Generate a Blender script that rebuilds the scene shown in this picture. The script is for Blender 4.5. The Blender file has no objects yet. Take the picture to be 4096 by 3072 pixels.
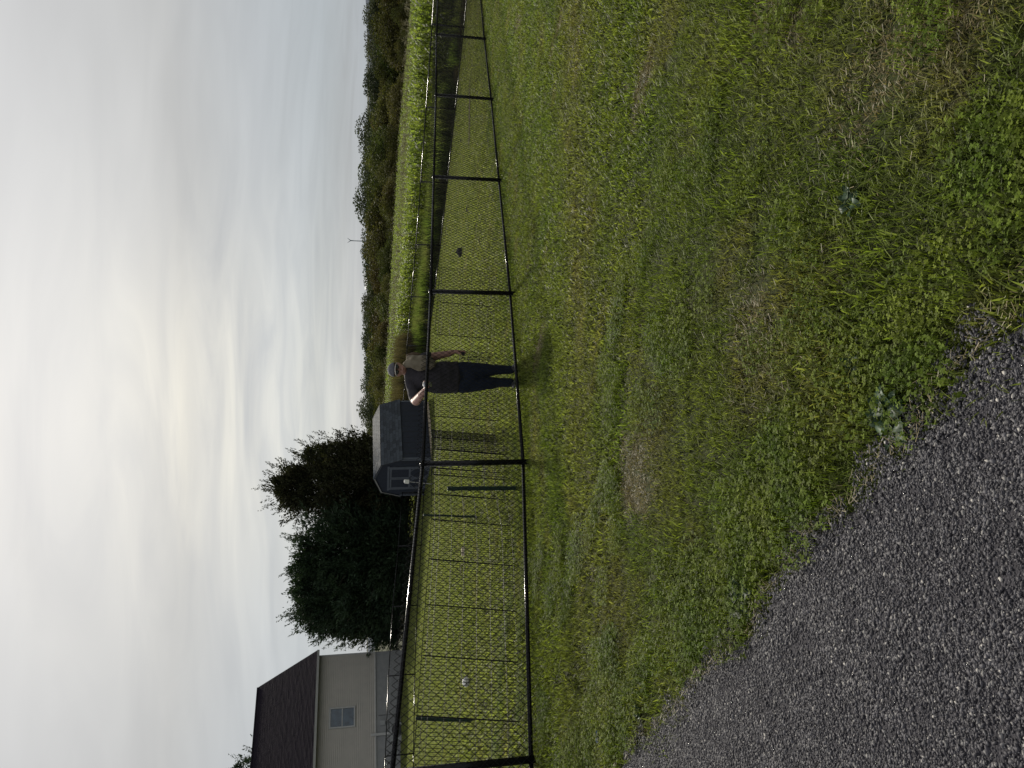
import bpy, bmesh, math, random
import numpy as np
from mathutils import Vector, Matrix, Euler, Quaternion, noise
random.seed(7); np.random.seed(7)
R = math.radians
sc = bpy.context.scene
C = sc.collection

# ------------------------------------------------------------------ camera
EYE = 1.5                                   # eye height above the ground at the photographer's feet
pit = R(11.2)
cam = bpy.data.cameras.new('camera'); co = bpy.data.objects.new('camera', cam); C.objects.link(co)
upv = Vector((0, math.sin(pit), math.cos(pit))); fw = Vector((0, math.cos(pit), -math.sin(pit)))
m = Matrix.Identity(4)                      # the phone was held upright and the picture stored on its side
m.col[0][:3] = -upv; m.col[1][:3] = (1, 0, 0); m.col[2][:3] = -fw; m.col[3][:3] = (0, 0, EYE)
co.matrix_world = m
cam.sensor_width = 36; cam.lens = 26.04; cam.clip_start = .05; cam.clip_end = 6000
sc.camera = co

# ------------------------------------------------------------------ light
SUN_EL, SUN_AZ = R(31), R(-4)               # azimuth from +Y towards +X
sdir = Vector((math.sin(SUN_AZ)*math.cos(SUN_EL), math.cos(SUN_AZ)*math.cos(SUN_EL), math.sin(SUN_EL)))
sl = bpy.data.lights.new('sun', 'SUN'); sl.energy = 5.0; sl.angle = R(5); sl.color = (1, .93, .8)
so = bpy.data.objects.new('sun', sl); C.objects.link(so)
so.rotation_euler = (-sdir).to_track_quat('-Z', 'Y').to_euler()
sc.view_settings.view_transform = 'Standard'; sc.view_settings.look = 'None'
sc.view_settings.gamma = 1; sc.view_settings.exposure = 0; sc.view_settings.use_curve_mapping = False

w = bpy.data.worlds.new('World'); sc.world = w; w.use_nodes = True
nt = w.node_tree; nt.nodes.clear(); N = nt.nodes; L = nt.links
def nd(t, **k):
    n = N.new(t)
    for a, b in k.items(): setattr(n, a, b)
    return n
def mth(op, a, b=None, clamp=False):
    n = nd('ShaderNodeMath', operation=op); n.use_clamp = clamp
    for i, v in enumerate((a, b)):
        if v is None: continue
        if isinstance(v, (int, float)): n.inputs[i].default_value = v
        else: L.new(v, n.inputs[i])
    return n.outputs[0]
tc = nd('ShaderNodeTexCoord'); D = tc.outputs['Generated']
sep = nd('ShaderNodeSeparateXYZ'); L.new(D, sep.inputs[0])
zc = mth('MAXIMUM', sep.outputs[2], 0.0)
grad = nd('ShaderNodeValToRGB'); cr = grad.color_ramp
stops = [(0, (.375, .425, .475)), (.05, (.39, .435, .48)), (.12, (.45, .475, .50)), (.22, (.475, .474, .464)), (.42, (.560, .558, .555)), (.7, (.51, .52, .545)), (1, (.45, .46, .49))]
while len(cr.elements) < len(stops): cr.elements.new(.5)
for e, (p, c) in zip(cr.elements, stops): e.position = p; e.color = (*c, 1)
L.new(zc, grad.inputs[0])
# cloud layer: the direction projected on a flat layer overhead, streaked along one bearing
den = mth('ADD', zc, .16)
cx = mth('DIVIDE', sep.outputs[0], den); cy = mth('DIVIDE', sep.outputs[1], den)
cmb = nd('ShaderNodeCombineXYZ'); L.new(cx, cmb.inputs[0]); L.new(cy, cmb.inputs[1])
mp = nd('ShaderNodeMapping'); mp.inputs['Rotation'].default_value = (0, 0, R(38)); mp.inputs['Scale'].default_value = (.55, 1.25, 1)
L.new(cmb.outputs[0], mp.inputs[0])
def cnoise(scale, detail, rough, dist=0, loc=0):
    n = nd('ShaderNodeTexNoise'); n.inputs['Scale'].default_value = scale; n.inputs['Detail'].default_value = detail
    n.inputs['Roughness'].default_value = rough; n.inputs['Distortion'].default_value = dist
    a = nd('ShaderNodeVectorMath', operation='ADD'); a.inputs[1].default_value = (loc, loc*.7, 0); L.new(mp.outputs[0], a.inputs[0]); L.new(a.outputs[0], n.inputs['Vector'])
    return n.outputs['Fac']
c1 = cnoise(.75, 4, .5, .8, 3.1); c2 = cnoise(2.6, 5, .5, .9, 8.3)
cl = mth('ADD', mth('MULTIPLY', mth('SUBTRACT', c1, .5), .44), mth('MULTIPLY', mth('SUBTRACT', c2, .5), .22))
fac = mth('ADD', 1.0, cl)
def lobe(v, p):
    d = nd('ShaderNodeVectorMath', operation='DOT_PRODUCT'); L.new(D, d.inputs[0]); d.inputs[1].default_value = Vector(v).normalized()
    return mth('POWER', mth('MAXIMUM', d.outputs['Value'], 0.0), p)
g1 = mth('MULTIPLY', lobe(sdir, 9), .22)                       # veiled sun
g2 = mth('MULTIPLY', mth('MULTIPLY', lobe((-.05, .98, .19), 45), mth('ADD', mth('MULTIPLY', c2, 2.4), -.55)), .20)   # thin spot in the cloud
base = nd('ShaderNodeVectorMath', operation='SCALE'); L.new(grad.outputs[0], base.inputs[0]); L.new(fac, base.inputs['Scale'])
def addc(v, colr, f):
    s_ = nd('ShaderNodeVectorMath', operation='SCALE'); s_.inputs[0].default_value = colr; L.new(f, s_.inputs['Scale'])
    a = nd('ShaderNodeVectorMath', operation='ADD'); L.new(v, a.inputs[0]); L.new(s_.outputs[0], a.inputs[1]); return a.outputs[0]
v = addc(base.outputs[0], (1, 1, .98), g1); v = addc(v, (1, .86, .50), g2)
sky = nd('ShaderNodeTexSky', sky_type='NISHITA'); sky.sun_disc = False; sky.sun_elevation = SUN_EL; sky.sun_rotation = SUN_AZ
ns = nd('ShaderNodeVectorMath', operation='SCALE'); L.new(sky.outputs[0], ns.inputs[0]); ns.inputs['Scale'].default_value = .09
mx = nd('ShaderNodeMix', data_type='RGBA'); mx.inputs[0].default_value = .93
L.new(ns.outputs[0], mx.inputs[6]); L.new(v, mx.inputs[7])
bg = nd('ShaderNodeBackground'); L.new(mx.outputs[2], bg.inputs[0]); bg.inputs[1].default_value = 1.0
wo = nd('ShaderNodeOutputWorld'); L.new(bg.outputs[0], wo.inputs[0])

# ------------------------------------------------------------------ terrain height
GP = np.array([(0,0,1.5),(-5,0,1.04),(5,0,1.96),(0,-6,1.3),(-6,6,1.14),(6,6,2.26),(-3.08,5.93,1.40),(-.877,8.16,1.83),(.12,9.17,1.95),(.11,9.9,1.98),(1.292,10.35,2.10),(3.526,12.61,2.34),(5.83,14.94,2.6),(8.16,17.3,2.83),
(12.7,26.2,3.52),(11.06,30,3.55),(8.62,32,3.52),(6.4,34.6,3.5),(4.27,37.3,3.44),(2.07,40.2,3.4),(-.99,44.2,3.4),
(-5.6,39.5,3.12),(-10.4,34.5,2.43),(-12.9,32,2.15),(-15.3,29.5,1.95),(-3,40,3.45),(-4,37.8,3.35),(-16,45,2.2),(-22,41,1.9),(-30,40,1.6),(-12,44,2.7),(-30,10,.6),(25,10,3.6),(30,30,4.6),
(15.5,31,3.62),(13.4,35.6,3.72),(9,40,3.8),(25,40,4.6),(20,60,5.0),(39,110,6.7),(60,110,8.6),(18.4,110,5.4),(8.2,110,4.75),(-5.4,110,3.75),(0,60,3.9),(8,60,4.2),(-10,60,3.3),(-30,70,2.6),(-40,110,3.0)], float)
def _fit(P, lam=.002):
    n = len(P); X = P[:, :2]; d = np.hypot(*(X[:, None]-X[None]).transpose(2, 0, 1))
    K = np.where(d > 0, d*d*np.log(d+1e-9), 0)/1000.
    A = np.zeros((n+3, n+3)); A[:n, :n] = K+lam*np.eye(n); A[:n, n] = 1; A[:n, n+1:] = X; A[n, :n] = 1; A[n+1:, :n] = X.T
    return np.linalg.solve(A, np.r_[P[:, 2], 0, 0, 0])
GW = _fit(GP)
def gz(x, y):
    """ground height (world z) at x, y"""
    x = np.asarray(x, float); y = np.asarray(y, float)
    xc = np.clip(x, -45, 70); yc = np.clip(y, -12, 115)
    d2 = (xc[..., None]-GP[:, 0])**2+(yc[..., None]-GP[:, 1])**2
    h = (np.where(d2 > 0, .5*d2*np.log(d2+1e-12), 0)/1000.)@GW[:len(GP)]+GW[-3]+GW[-2]*xc+GW[-1]*yc
    t = np.clip((y-112)/45, 0, 1); t = t*t*(3-2*t)
    h = h*(1-t)+(11+.012*np.clip(x, -100, 200))*t
    return EYE-h
def g1z(x, y): return float(gz(x, y))
def gnorm(x, y):
    e = .3
    return Vector((-(g1z(x+e, y)-g1z(x-e, y))/(2*e), -(g1z(x, y+e)-g1z(x, y-e))/(2*e), 1)).normalized()

# ------------------------------------------------------------------ helpers
def tag(o, label=None, cat=None, group=None, kind=None):
    for k, v_ in (('label', label), ('category', cat), ('group', group), ('kind', kind)):
        if v_: o[k] = v_
    return o
def empty(name, loc, rz=0, **k):
    o = bpy.data.objects.new(name, None); C.objects.link(o); o.location = loc; o.rotation_euler = (0, 0, rz); o.empty_display_size = .1
    return tag(o, **k)
class MB:
    def __init__(s): s.v = []; s.f = []; s.mi = []; s.cur = 0
    def add(s, vs, fs):
        b = len(s.v); s.v += [tuple(q) for q in vs]; s.f += [tuple(b+i for i in f) for f in fs]; s.mi += [s.cur]*len(fs)
    def box(s, c, d, mt=None):
        x, y, z = (q/2 for q in d)
        vs = [Vector((sx*x, sy*y, sz*z)) for sx in (-1, 1) for sy in (-1, 1) for sz in (-1, 1)]
        if mt: vs = [mt@q for q in vs]
        c = Vector(c)
        s.add([q+c for q in vs], [(0,1,3,2),(4,6,7,5),(0,4,5,1),(2,3,7,6),(0,2,6,4),(1,5,7,3)])
    def quad(s, a, b, c, d): s.add([a, b, c, d], [(0, 1, 2, 3)])
    def tube(s, pts, r, n=6, cap=True):
        pts = [Vector(p) for p in pts]
        rs = r if isinstance(r, (list, tuple)) else [r]*len(pts)
        vs = []; u = None
        for i, p in enumerate(pts):
            t = (pts[min(i+1, len(pts)-1)]-pts[max(i-1, 0)])
            t = t.normalized() if t.length > 1e-9 else Vector((0, 0, 1))
            if u is None: u = t.orthogonal().normalized()
            else:
                u = (u-t*u.dot(t)); u = u.normalized() if u.length > 1e-6 else t.orthogonal().normalized()
            w_ = t.cross(u)
            for k in range(n):
                a = 2*math.pi*k/n; vs.append(p+(u*math.cos(a)+w_*math.sin(a))*rs[i])
        fs = [(i*n+k, i*n+(k+1)%n, (i+1)*n+(k+1)%n, (i+1)*n+k) for i in range(len(pts)-1) for k in range(n)]
        if cap: fs += [tuple(range(n))[::-1], tuple((len(pts)-1)*n+k for k in range(n))]
        s.add(vs, fs)
    def ball(s, c, r, nu=10, nv=7, mt=None):
        c = Vector(c); r = r if isinstance(r, (list, tuple)) else (r, r, r)
        vs = [Vector((0, 0, r[2]))]
        for i in range(1, nv):
            a = math.pi*i/nv
            for k in range(nu):
                b = 2*math.pi*k/nu; vs.append(Vector((r[0]*math.sin(a)*math.cos(b), r[1]*math.sin(a)*math.sin(b), r[2]*math.cos(a))))
        vs.append(Vector((0, 0, -r[2])))
        if mt: vs = [mt@q for q in vs]
        fs = [(0, 1+k, 1+(k+1)%nu) for k in range(nu)]
        for i in range(nv-2):
            fs += [(1+i*nu+k, 1+(i+1)*nu+k, 1+(i+1)*nu+(k+1)%nu, 1+i*nu+(k+1)%nu) for k in range(nu)]
        e = len(vs)-1; fs += [(e, 1+(nv-2)*nu+(k+1)%nu, 1+(nv-2)*nu+k) for k in range(nu)]
        s.add([q+c for q in vs], fs)
    def mesh(s, name, mats, smooth=False):
        me = bpy.data.meshes.new(name); me.from_pydata(s.v, [], s.f)
        for q in (mats if isinstance(mats, (list, tuple)) else [mats]): me.materials.append(q)
        if any(s.mi): me.polygons.foreach_set('material_index', s.mi)
        if smooth: me.polygons.foreach_set('use_smooth', [True]*len(me.polygons))
        me.update(); return me
    def build(s, name, mats, parent=None, smooth=False, **k):
        return link(name, s.mesh(name, mats, smooth), parent, **k)
def link(name, me, parent=None, **k):
    o = bpy.data.objects.new(name, me); C.objects.link(o)
    if parent: o.parent = parent
    return tag(o, **k)
def copy_tree(o, parent=None):
    c = o.copy(); C.objects.link(c)
    if parent: c.parent = parent
    for ch in [q for q in o.children]: copy_tree(ch, c)
    return c
def mesh_np(name, V, F, mat, rnd=None, smooth=False):
    """V (n,3) array, F (m,k) index array, rnd per-vertex value stored as attribute 'rnd'"""
    me = bpy.data.meshes.new(name); F = np.asarray(F, np.int32); k = F.shape[1]
    me.vertices.add(len(V)); me.vertices.foreach_set('co', np.asarray(V, np.float32).ravel())
    me.loops.add(F.size); me.loops.foreach_set('vertex_index', F.ravel())
    me.polygons.add(len(F)); me.polygons.foreach_set('loop_start', np.arange(0, F.size, k, dtype=np.int32))
    if smooth: me.polygons.foreach_set('use_smooth', [True]*len(F))
    if rnd is not None:
        a = me.attributes.new('rnd', 'FLOAT', 'POINT'); a.data.foreach_set('value', np.asarray(rnd, np.float32))
    for q in (mat if isinstance(mat, (list, tuple)) else [mat]): me.materials.append(q)
    me.update(calc_edges=True); me.validate(); return me

# ------------------------------------------------------------------ materials
def newmat(name):
    mt = bpy.data.materials.new(name); mt.use_nodes = True; nt = mt.node_tree
    b = nt.nodes['Principled BSDF']; return mt, nt, b
def noise_mix(nt, c1, c2, scale, detail=4, lo=.35, hi=.65, coord='pos', rough=.55):
    n = nt.nodes.new('ShaderNodeTexNoise'); n.inputs['Scale'].default_value = scale; n.inputs['Detail'].default_value = detail; n.inputs['Roughness'].default_value = rough
    if coord == 'pos': g = nt.nodes.new('ShaderNodeNewGeometry'); nt.links.new(g.outputs['Position'], n.inputs['Vector'])
    else: g = nt.nodes.new('ShaderNodeTexCoord'); nt.links.new(g.outputs['Object'], n.inputs['Vector'])
    mr = nt.nodes.new('ShaderNodeMapRange'); mr.inputs[1].default_value = lo; mr.inputs[2].default_value = hi; nt.links.new(n.outputs['Fac'], mr.inputs[0])
    mx = nt.nodes.new('ShaderNodeMix'); mx.data_type = 'RGBA'; nt.links.new(mr.outputs[0], mx.inputs[0])
    for i, c in ((6, c1), (7, c2)):
        if hasattr(c, 'links'): nt.links.new(c, mx.inputs[i])
        else: mx.inputs[i].default_value = (*c, 1)
    return mx.outputs[2], n.outputs['Fac']
def mat(name, c1, c2=None, scale=8, rough=.6, spec=.5, metal=0, bump=0, bscale=None, coord='obj', coat=0):
    mt, nt, b = newmat(name)
    if c2 is None: c2 = tuple(q*.8 for q in c1)
    col, f = noise_mix(nt, c1, c2, scale, coord=coord)
    nt.links.new(col, b.inputs['Base Color'])
    b.inputs['Roughness'].default_value = rough; b.inputs['Specular IOR Level'].default_value = spec; b.inputs['Metallic'].default_value = metal
    b.inputs['Coat Weight'].default_value = coat
    if bump:
        _, f2 = noise_mix(nt, (0,0,0), (1,1,1), bscale or scale*4, coord=coord)
        bp = nt.nodes.new('ShaderNodeBump'); bp.inputs['Strength'].default_value = bump; bp.inputs['Distance'].default_value = .01
        nt.links.new(f2, bp.inputs['Height']); nt.links.new(bp.outputs[0], b.inputs['Normal'])
    return mt
def leafmat(name, cols, scale=.6, trans=.35, rough=.5, spec=.35, tint=.5, objrand=0, fine=None, fleck=0, band=False):
    """plant material: three colours mixed by world-space noise, per-leaf value variation, part of the light passes through"""
    mt, nt, b = newmat(name); Lk = nt.links.new
    a, _ = noise_mix(nt, cols[0], cols[1], scale, 4, .38, .6)
    c, _ = noise_mix(nt, a, cols[2], (fine or scale*2.7), 3, .55, .75)
    if band:                                # worn, browner strips of the lawn (a line along the fence, a few spots)
        geo_ = nt.nodes.new('ShaderNodeNewGeometry'); sx = nt.nodes.new('ShaderNodeSeparateXYZ'); Lk(geo_.outputs['Position'], sx.inputs[0])
        def mm_(op, a_, b_):
            q = nt.nodes.new('ShaderNodeMath'); q.operation = op
            for i_, v_ in enumerate((a_, b_)):
                if isinstance(v_, (int, float)): q.inputs[i_].default_value = v_
                else: Lk(v_, q.inputs[i_])
            return q.outputs[0]
        _, nf = noise_mix(nt, (0, 0, 0), (1, 1, 1), 1.9, 5)
        ln_ = mm_('ADD', mm_('SUBTRACT', mm_('SUBTRACT', sx.outputs[1], mm_('MULTIPLY', sx.outputs[0], BAND[0])), BAND[1]), mm_('MULTIPLY', mm_('SUBTRACT', nf, .5), 1.6))
        md_ = nt.nodes.new('ShaderNodeMapRange'); Lk(mm_('ABSOLUTE', ln_, 0), md_.inputs[0]); md_.inputs[1].default_value = .15; md_.inputs[2].default_value = .95; md_.inputs[3].default_value = .34; md_.inputs[4].default_value = 0
        fq = md_.outputs[0]
        for (cx_, cy_, rr_, st_) in SPOTS:
            d_ = nt.nodes.new('ShaderNodeVectorMath'); d_.operation = 'DISTANCE'; cb_ = nt.nodes.new('ShaderNodeCombineXYZ'); Lk(sx.outputs[0], cb_.inputs[0]); Lk(sx.outputs[1], cb_.inputs[1]); Lk(cb_.outputs[0], d_.inputs[0]); d_.inputs[1].default_value = (cx_, cy_, 0)
            m_ = nt.nodes.new('ShaderNodeMapRange'); Lk(mm_('ADD', d_.outputs['Value'], mm_('MULTIPLY', mm_('SUBTRACT', nf, .5), rr_*1.6)), m_.inputs[0]); m_.inputs[1].default_value = rr_*.45; m_.inputs[2].default_value = rr_*1.25; m_.inputs[3].default_value = st_; m_.inputs[4].default_value = 0
            fq = mm_('MAXIMUM', fq, m_.outputs[0])
        mb_ = nt.nodes.new('ShaderNodeMix'); mb_.data_type = 'RGBA'; Lk(fq, mb_.inputs[0]); Lk(c, mb_.inputs[6]); mb_.inputs[7].default_value = (.17, .14, .07, 1); c = mb_.outputs[2]
    at = nt.nodes.new('ShaderNodeAttribute'); at.attribute_name = 'rnd'
    mr = nt.nodes.new('ShaderNodeMapRange'); mr.inputs[3].default_value = 1-tint; mr.inputs[4].default_value = 1+tint; Lk(at.outputs['Fac'], mr.inputs[0])
    vm = nt.nodes.new('ShaderNodeVectorMath'); vm.operation = 'SCALE'; Lk(c, vm.inputs[0]); Lk(mr.outputs[0], vm.inputs['Scale']); out = vm.outputs[0]
    if fleck:
        m5 = nt.nodes.new('ShaderNodeMapRange'); m5.inputs[1].default_value = .80; m5.inputs[2].default_value = .98; m5.inputs[4].default_value = fleck; Lk(at.outputs['Fac'], m5.inputs[0])
        m6 = nt.nodes.new('ShaderNodeMix'); m6.data_type = 'RGBA'; Lk(m5.outputs[0], m6.inputs[0]); Lk(out, m6.inputs[6]); m6.inputs[7].default_value = (.30, .32, .14, 1); out = m6.outputs[2]
    if objrand:
        oi = nt.nodes.new('ShaderNodeObjectInfo'); hs = nt.nodes.new('ShaderNodeHueSaturation')
        m1 = nt.nodes.new('ShaderNodeMapRange'); m1.inputs[3].default_value = .5-.05*objrand; m1.inputs[4].default_value = .5+.03*objrand; Lk(oi.outputs['Random'], m1.inputs[0]); Lk(m1.outputs[0], hs.inputs['Hue'])
        mm = nt.nodes.new('ShaderNodeMath'); mm.operation = 'MULTIPLY'; mm.inputs[1].default_value = 7.3; Lk(oi.outputs['Random'], mm.inputs[0])
        mf = nt.nodes.new('ShaderNodeMath'); mf.operation = 'FRACT'; Lk(mm.outputs[0], mf.inputs[0])
        m2 = nt.nodes.new('ShaderNodeMapRange'); m2.inputs[3].default_value = 1-.35*objrand; m2.inputs[4].default_value = 1+.3*objrand; Lk(mf.outputs[0], m2.inputs[0]); Lk(m2.outputs[0], hs.inputs['Value'])
        Lk(out, hs.inputs['Color']); out = hs.outputs[0]
    Lk(out, b.inputs['Base Color']); b.inputs['Roughness'].default_value = rough; b.inputs['Specular IOR Level'].default_value = spec
    tr = nt.nodes.new('ShaderNodeBsdfTranslucent'); tv = nt.nodes.new('ShaderNodeVectorMath'); tv.operation = 'MULTIPLY'; tv.inputs[1].default_value = (1.15, 1.25, .55); Lk(out, tv.inputs[0]); Lk(tv.outputs[0], tr.inputs[0])
    ms = nt.nodes.new('ShaderNodeMixShader'); ms.inputs[0].default_value = trans
    Lk(b.outputs[0], ms.inputs[1]); Lk(tr.outputs[0], ms.inputs[2]); Lk(ms.outputs[0], nt.nodes['Material Output'].inputs['Surface'])
    return mt
M = {}
BAND = (.50, 5.75)
SPOTS = [(.24, 2.72, .36, .6), (1.15, 1.85, .34, .6), (1.45, 2.1, .3, .45), (.0, 2.3, .22, .5), (-1.45, 4.4, .5, .55), (2.6, 4.3, .5, .4), (-.3, 3.9, .45, .4)]
M['grass'] = leafmat('grass', [(.102, .140, .026), (.140, .165, .034), (.18, .165, .065)], 1.1, .45, .5, .16, .95, fine=1.7, fleck=.4, band=True)
M['grass_dry'] = leafmat('dry_grass', [(.16, .13, .06), (.22, .18, .09), (.10, .11, .04)], 2, .3, .5, .3, .5)
M['lawn_far'] = leafmat('mown_grass', [(.165, .190, .055), (.19, .21, .068), (.21, .195, .09)], .35, .45, .55, .15, .75, fine=1.1, fleck=.4)
M['clover'] = leafmat('clover', [(.092, .138, .018), (.140, .175, .022), (.07, .105, .022)], 3, .45, .6, .08, .75)
M['broadleaf'] = leafmat('broad_leaf', [(.035, .07, .035), (.05, .085, .045), (.07, .10, .03)], 12, .2, .5, .2, .3)
M['corn'] = leafmat('corn_leaf', [(.125, .160, .042), (.155, .185, .052), (.195, .20, .075)], .5, .58, .5, .14, .65)
M['tassel'] = mat('corn_tassel', (.30, .26, .13), (.20, .18, .08), 20)
M['weed'] = leafmat('weed', [(.13, .14, .07), (.11, .15, .045), (.17, .16, .10)], .7, .55, .5, .2, .8)
M['reed'] = leafmat('reed', [(.085, .068, .045), (.11, .09, .055), (.08, .085, .045)], .8, .3, .6, .2, .45)
M['wood_near'] = leafmat('wood_foliage', [(.055, .070, .024), (.078, .078, .030), (.105, .088, .036)], .05, .22, .7, .04, .6, objrand=1, fine=.25)
M['wood_far'] = leafmat('far_foliage', [(.050, .064, .040), (.060, .070, .042), (.042, .054, .040)], .05, .2, .7, .04, .5, objrand=.7, fine=.25)
M['cedar'] = leafmat('cedar_foliage', [(.030, .036, .018), (.040, .040, .020), (.052, .042, .024)], .8, .12, .7, .12, .5)
M['spruce'] = leafmat('dark_conifer_foliage', [(.024, .042, .024), (.032, .052, .026), (.02, .036, .022)], .8, .12, .65, .15, .5)
M['bark'] = mat('bark', (.10, .08, .06), (.05, .04, .03), 12, .9, .2, bump=.6)
M['black'] = mat('black_vinyl', (.006, .006, .007), (.009, .009, .01), 30, .22, .22)
M['wire'] = mat('black_wire', (.006, .006, .007), (.01, .01, .01), 30, .4, .2)
M['panel'] = mat('dark_wire', (.012, .013, .013), (.018, .018, .018), 30, .6, .12)
M['tpost'] = mat('green_paint', (.016, .05, .035), (.012, .035, .027), 40, .45, .5)
M['shed_wall'] = mat('shed_siding', (.024, .030, .045), (.019, .024, .037), 6, .7, .3, bump=.15)
M['shed_trim'] = mat('shed_trim', (.10, .115, .14), (.08, .09, .11), 6, .6, .3)
M['shingle'] = mat('asphalt_shingle', (.060, .068, .078), (.035, .040, .048), 2.5, .85, .3, bump=.3, bscale=60, coord='pos')
M['house_roof'] = mat('house_shingle', (.020, .016, .023), (.013, .011, .016), 3, .95, .04, bump=.3, bscale=40, coord='pos')
M['siding'] = mat('vinyl_siding', (.41, .385, .345), (.37, .35, .315), 2, .6, .4)
M['foundation'] = mat('painted_concrete', (.27, .275, .275), (.23, .235, .24), 3, .85, .2, bump=.2)
M['trimw'] = mat('white_trim', (.42, .42, .41), (.36, .36, .35), 6, .5, .4)
M['glass'] = mat('window_glass', (.05, .08, .11), (.015, .02, .03), 3.2, .06, 1.0)  # reflected sky and dark shapes painted into the pane colour as mottled blues
M['white'] = mat('white_paint', (.75, .74, .70), (.6, .6, .56), 12, .5)
M['dark'] = mat('dark_plastic', (.03, .03, .035), (.02, .02, .02), 12, .5)
M['steel'] = mat('pale_steel', (.5, .52, .55), (.4, .42, .45), 3, .5)
M['roof_white'] = mat('pale_metal_roof', (.6, .62, .66), (.5, .52, .56), 3, .5)
M['skin'] = mat('skin', (.36, .20, .155), (.30, .165, .13), 25, .55, .4)
M['shirt'] = mat('dark_shirt', (.050, .046, .052), (.036, .034, .040), 18, .9, .2, bump=.5, bscale=40)
M['jeans'] = mat('navy_trousers', (.012, .017, .032), (.018, .024, .04), 14, .9, .2, bump=.4, bscale=30)
M['shoe'] = mat('dark_shoe', (.02, .02, .022), (.04, .04, .04), 30, .6)
M['cap'] = mat('grey_cap', (.13, .13, .145), (.10, .10, .11), 30, .9, .2)
M['capedge'] = mat('pale_brim_edge', (.45, .43, .38), (.38, .36, .32), 30, .8)
M['lens'] = mat('sunglass_lens', (.02, .02, .02), (.03, .02, .02), 5, .1, .9)
M['cloth'] = mat('tan_cloth', (.20, .175, .13), (.14, .12, .085), 12, .95, .1, bump=.5, bscale=25)
M['cloth2'] = mat('brown_cloth', (.12, .09, .06), (.09, .065, .045), 12, .95, .1, bump=.5, bscale=25)
M['can'] = mat('aluminium_can', (.55, .55, .57), (.35, .36, .40), 40, .25, .5, metal=.8)
M['rag'] = mat('dark_rag', (.05, .045, .045), (.02, .02, .02), 12, .9, bump=.8)
M['blue'] = mat('blue_foil', (.03, .06, .30), (.10, .14, .4), 60, .3, .7)
M['fan'] = mat('heat_pump_body', (.30, .31, .31), (.26, .27, .27), 5, .5)
M['wood'] = mat('pale_wood', (.55, .47, .36), (.45, .37, .27), 30, .8)
M['turb'] = mat('turbine_grey', (.16, .19, .22), (.14, .17, .2), 3, .6)

# ------------------------------------------------------------------ ground
def axis(lo, hi, core_lo, core_hi, fine, grow=1.16):
    a = list(np.arange(core_lo, core_hi+1e-6, fine)); st = fine
    while a[-1] < hi: st *= grow; a.append(a[-1]+st)
    st = fine
    while a[0] > lo: st *= grow; a.insert(0, a[0]-st)
    return np.array(a)
gx = axis(-2500, 2500, -22, 24, .5); gy = axis(-60, 5200, -2, 48, .5)
X, Y = np.meshgrid(gx, gy); Z = gz(X, Y)
bumps = np.array([noise.noise(Vector((a*.35, b*.35, 0)))*.012+noise.noise(Vector((a*1.3, b*1.3, 4)))*.006 for a, b in zip(X.ravel(), Y.ravel())])
V = np.c_[X.ravel(), Y.ravel(), Z.ravel()+bumps]
nx_, ny_ = len(gx), len(gy)
ii = np.arange(ny_-1)[:, None]*nx_+np.arange(nx_-1)[None]
F = np.stack([ii, ii+1, ii+1+nx_, ii+nx_], -1).reshape(-1, 4)
gm, gnt, gb = newmat('turf_soil')
ga, _ = noise_mix(gnt, (.040, .052, .014), (.058, .064, .020), .8, 5, .4, .6)
gc, _ = noise_mix(gnt, ga, (.085, .062, .038), 2.3, 5, .56, .72)
gd, _ = noise_mix(gnt, gc, (.018, .020, .010), 60, 4, .35, .65)
gnt.links.new(gd, gb.inputs['Base Color']); gb.inputs['Roughness'].default_value = .95; gb.inputs['Specular IOR Level'].default_value = .1
link('ground', mesh_np('ground', V, F, gm, smooth=True), kind='structure')

# driveway of coarse asphalt; its edge runs from the left towards the photographer's feet
EDGE = [(-9, 10.3), (-5, 6.66), (-3.4, 5.15), (-2.75, 4.55), (-2.19, 4.02), (-1.6, 3.38), (-1.13, 2.83), (-.69, 2.46), (-.38, 2.10), (-.18, 1.91), (.03, 1.70), (.15, 1.52), (.55, 1.12), (1.1, .55), (2.0, -.35), (4, -2.3), (7, -5)]
EA = np.array(EDGE)
def edge_y(x): return np.interp(x, EA[:, 0], EA[:, 1])+.028*np.sin(np.asarray(x)*9.0)+.018*np.sin(np.asarray(x)*23+1)
def on_asphalt(x, y, mrg=0.): return y < edge_y(x)-mrg
xs = np.arange(-9, 7.01, .05); rows = []
D0 = [0, .03, .1, .25, .6, 1.2, 2, 3.5, 6, 9]
for d in D0:
    ys = edge_y(xs)-d*1.3; z = gz(xs-d*.3, ys)
    rows.append(np.c_[xs-d*.3, ys, z+(-.01 if d == 0 else .018 if d < .05 else .024)])
V = np.concatenate(rows); n = len(xs)
ii = np.arange(len(D0)-1)[:, None]*n+np.arange(n-1)[None]
F = np.stack([ii, ii+n, ii+n+1, ii+1], -1).reshape(-1, 4)
am, ant, ab = newmat('coarse_asphalt')
geo = ant.nodes.new('ShaderNodeNewGeometry'); vo = ant.nodes.new('ShaderNodeTexVoronoi'); vo.inputs['Scale'].default_value = 150
ant.links.new(geo.outputs['Position'], vo.inputs['Vector'])
rp = ant.nodes.new('ShaderNodeValToRGB'); ant.links.new(vo.outputs['Color'], rp.inputs[0])
rp.color_ramp.elements[0].color = (.022, .021, .025, 1); rp.color_ramp.elements[1].color = (.06, .058, .066, 1)
ant.links.new(rp.outputs[0], ab.inputs['Base Color']); ab.inputs['Roughness'].default_value = .85; ab.inputs['Specular IOR Level'].default_value = .12
bp = ant.nodes.new('ShaderNodeBump'); bp.inputs['Strength'].default_value = .8; bp.inputs['Distance'].default_value = .004; bp.invert = True
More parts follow.
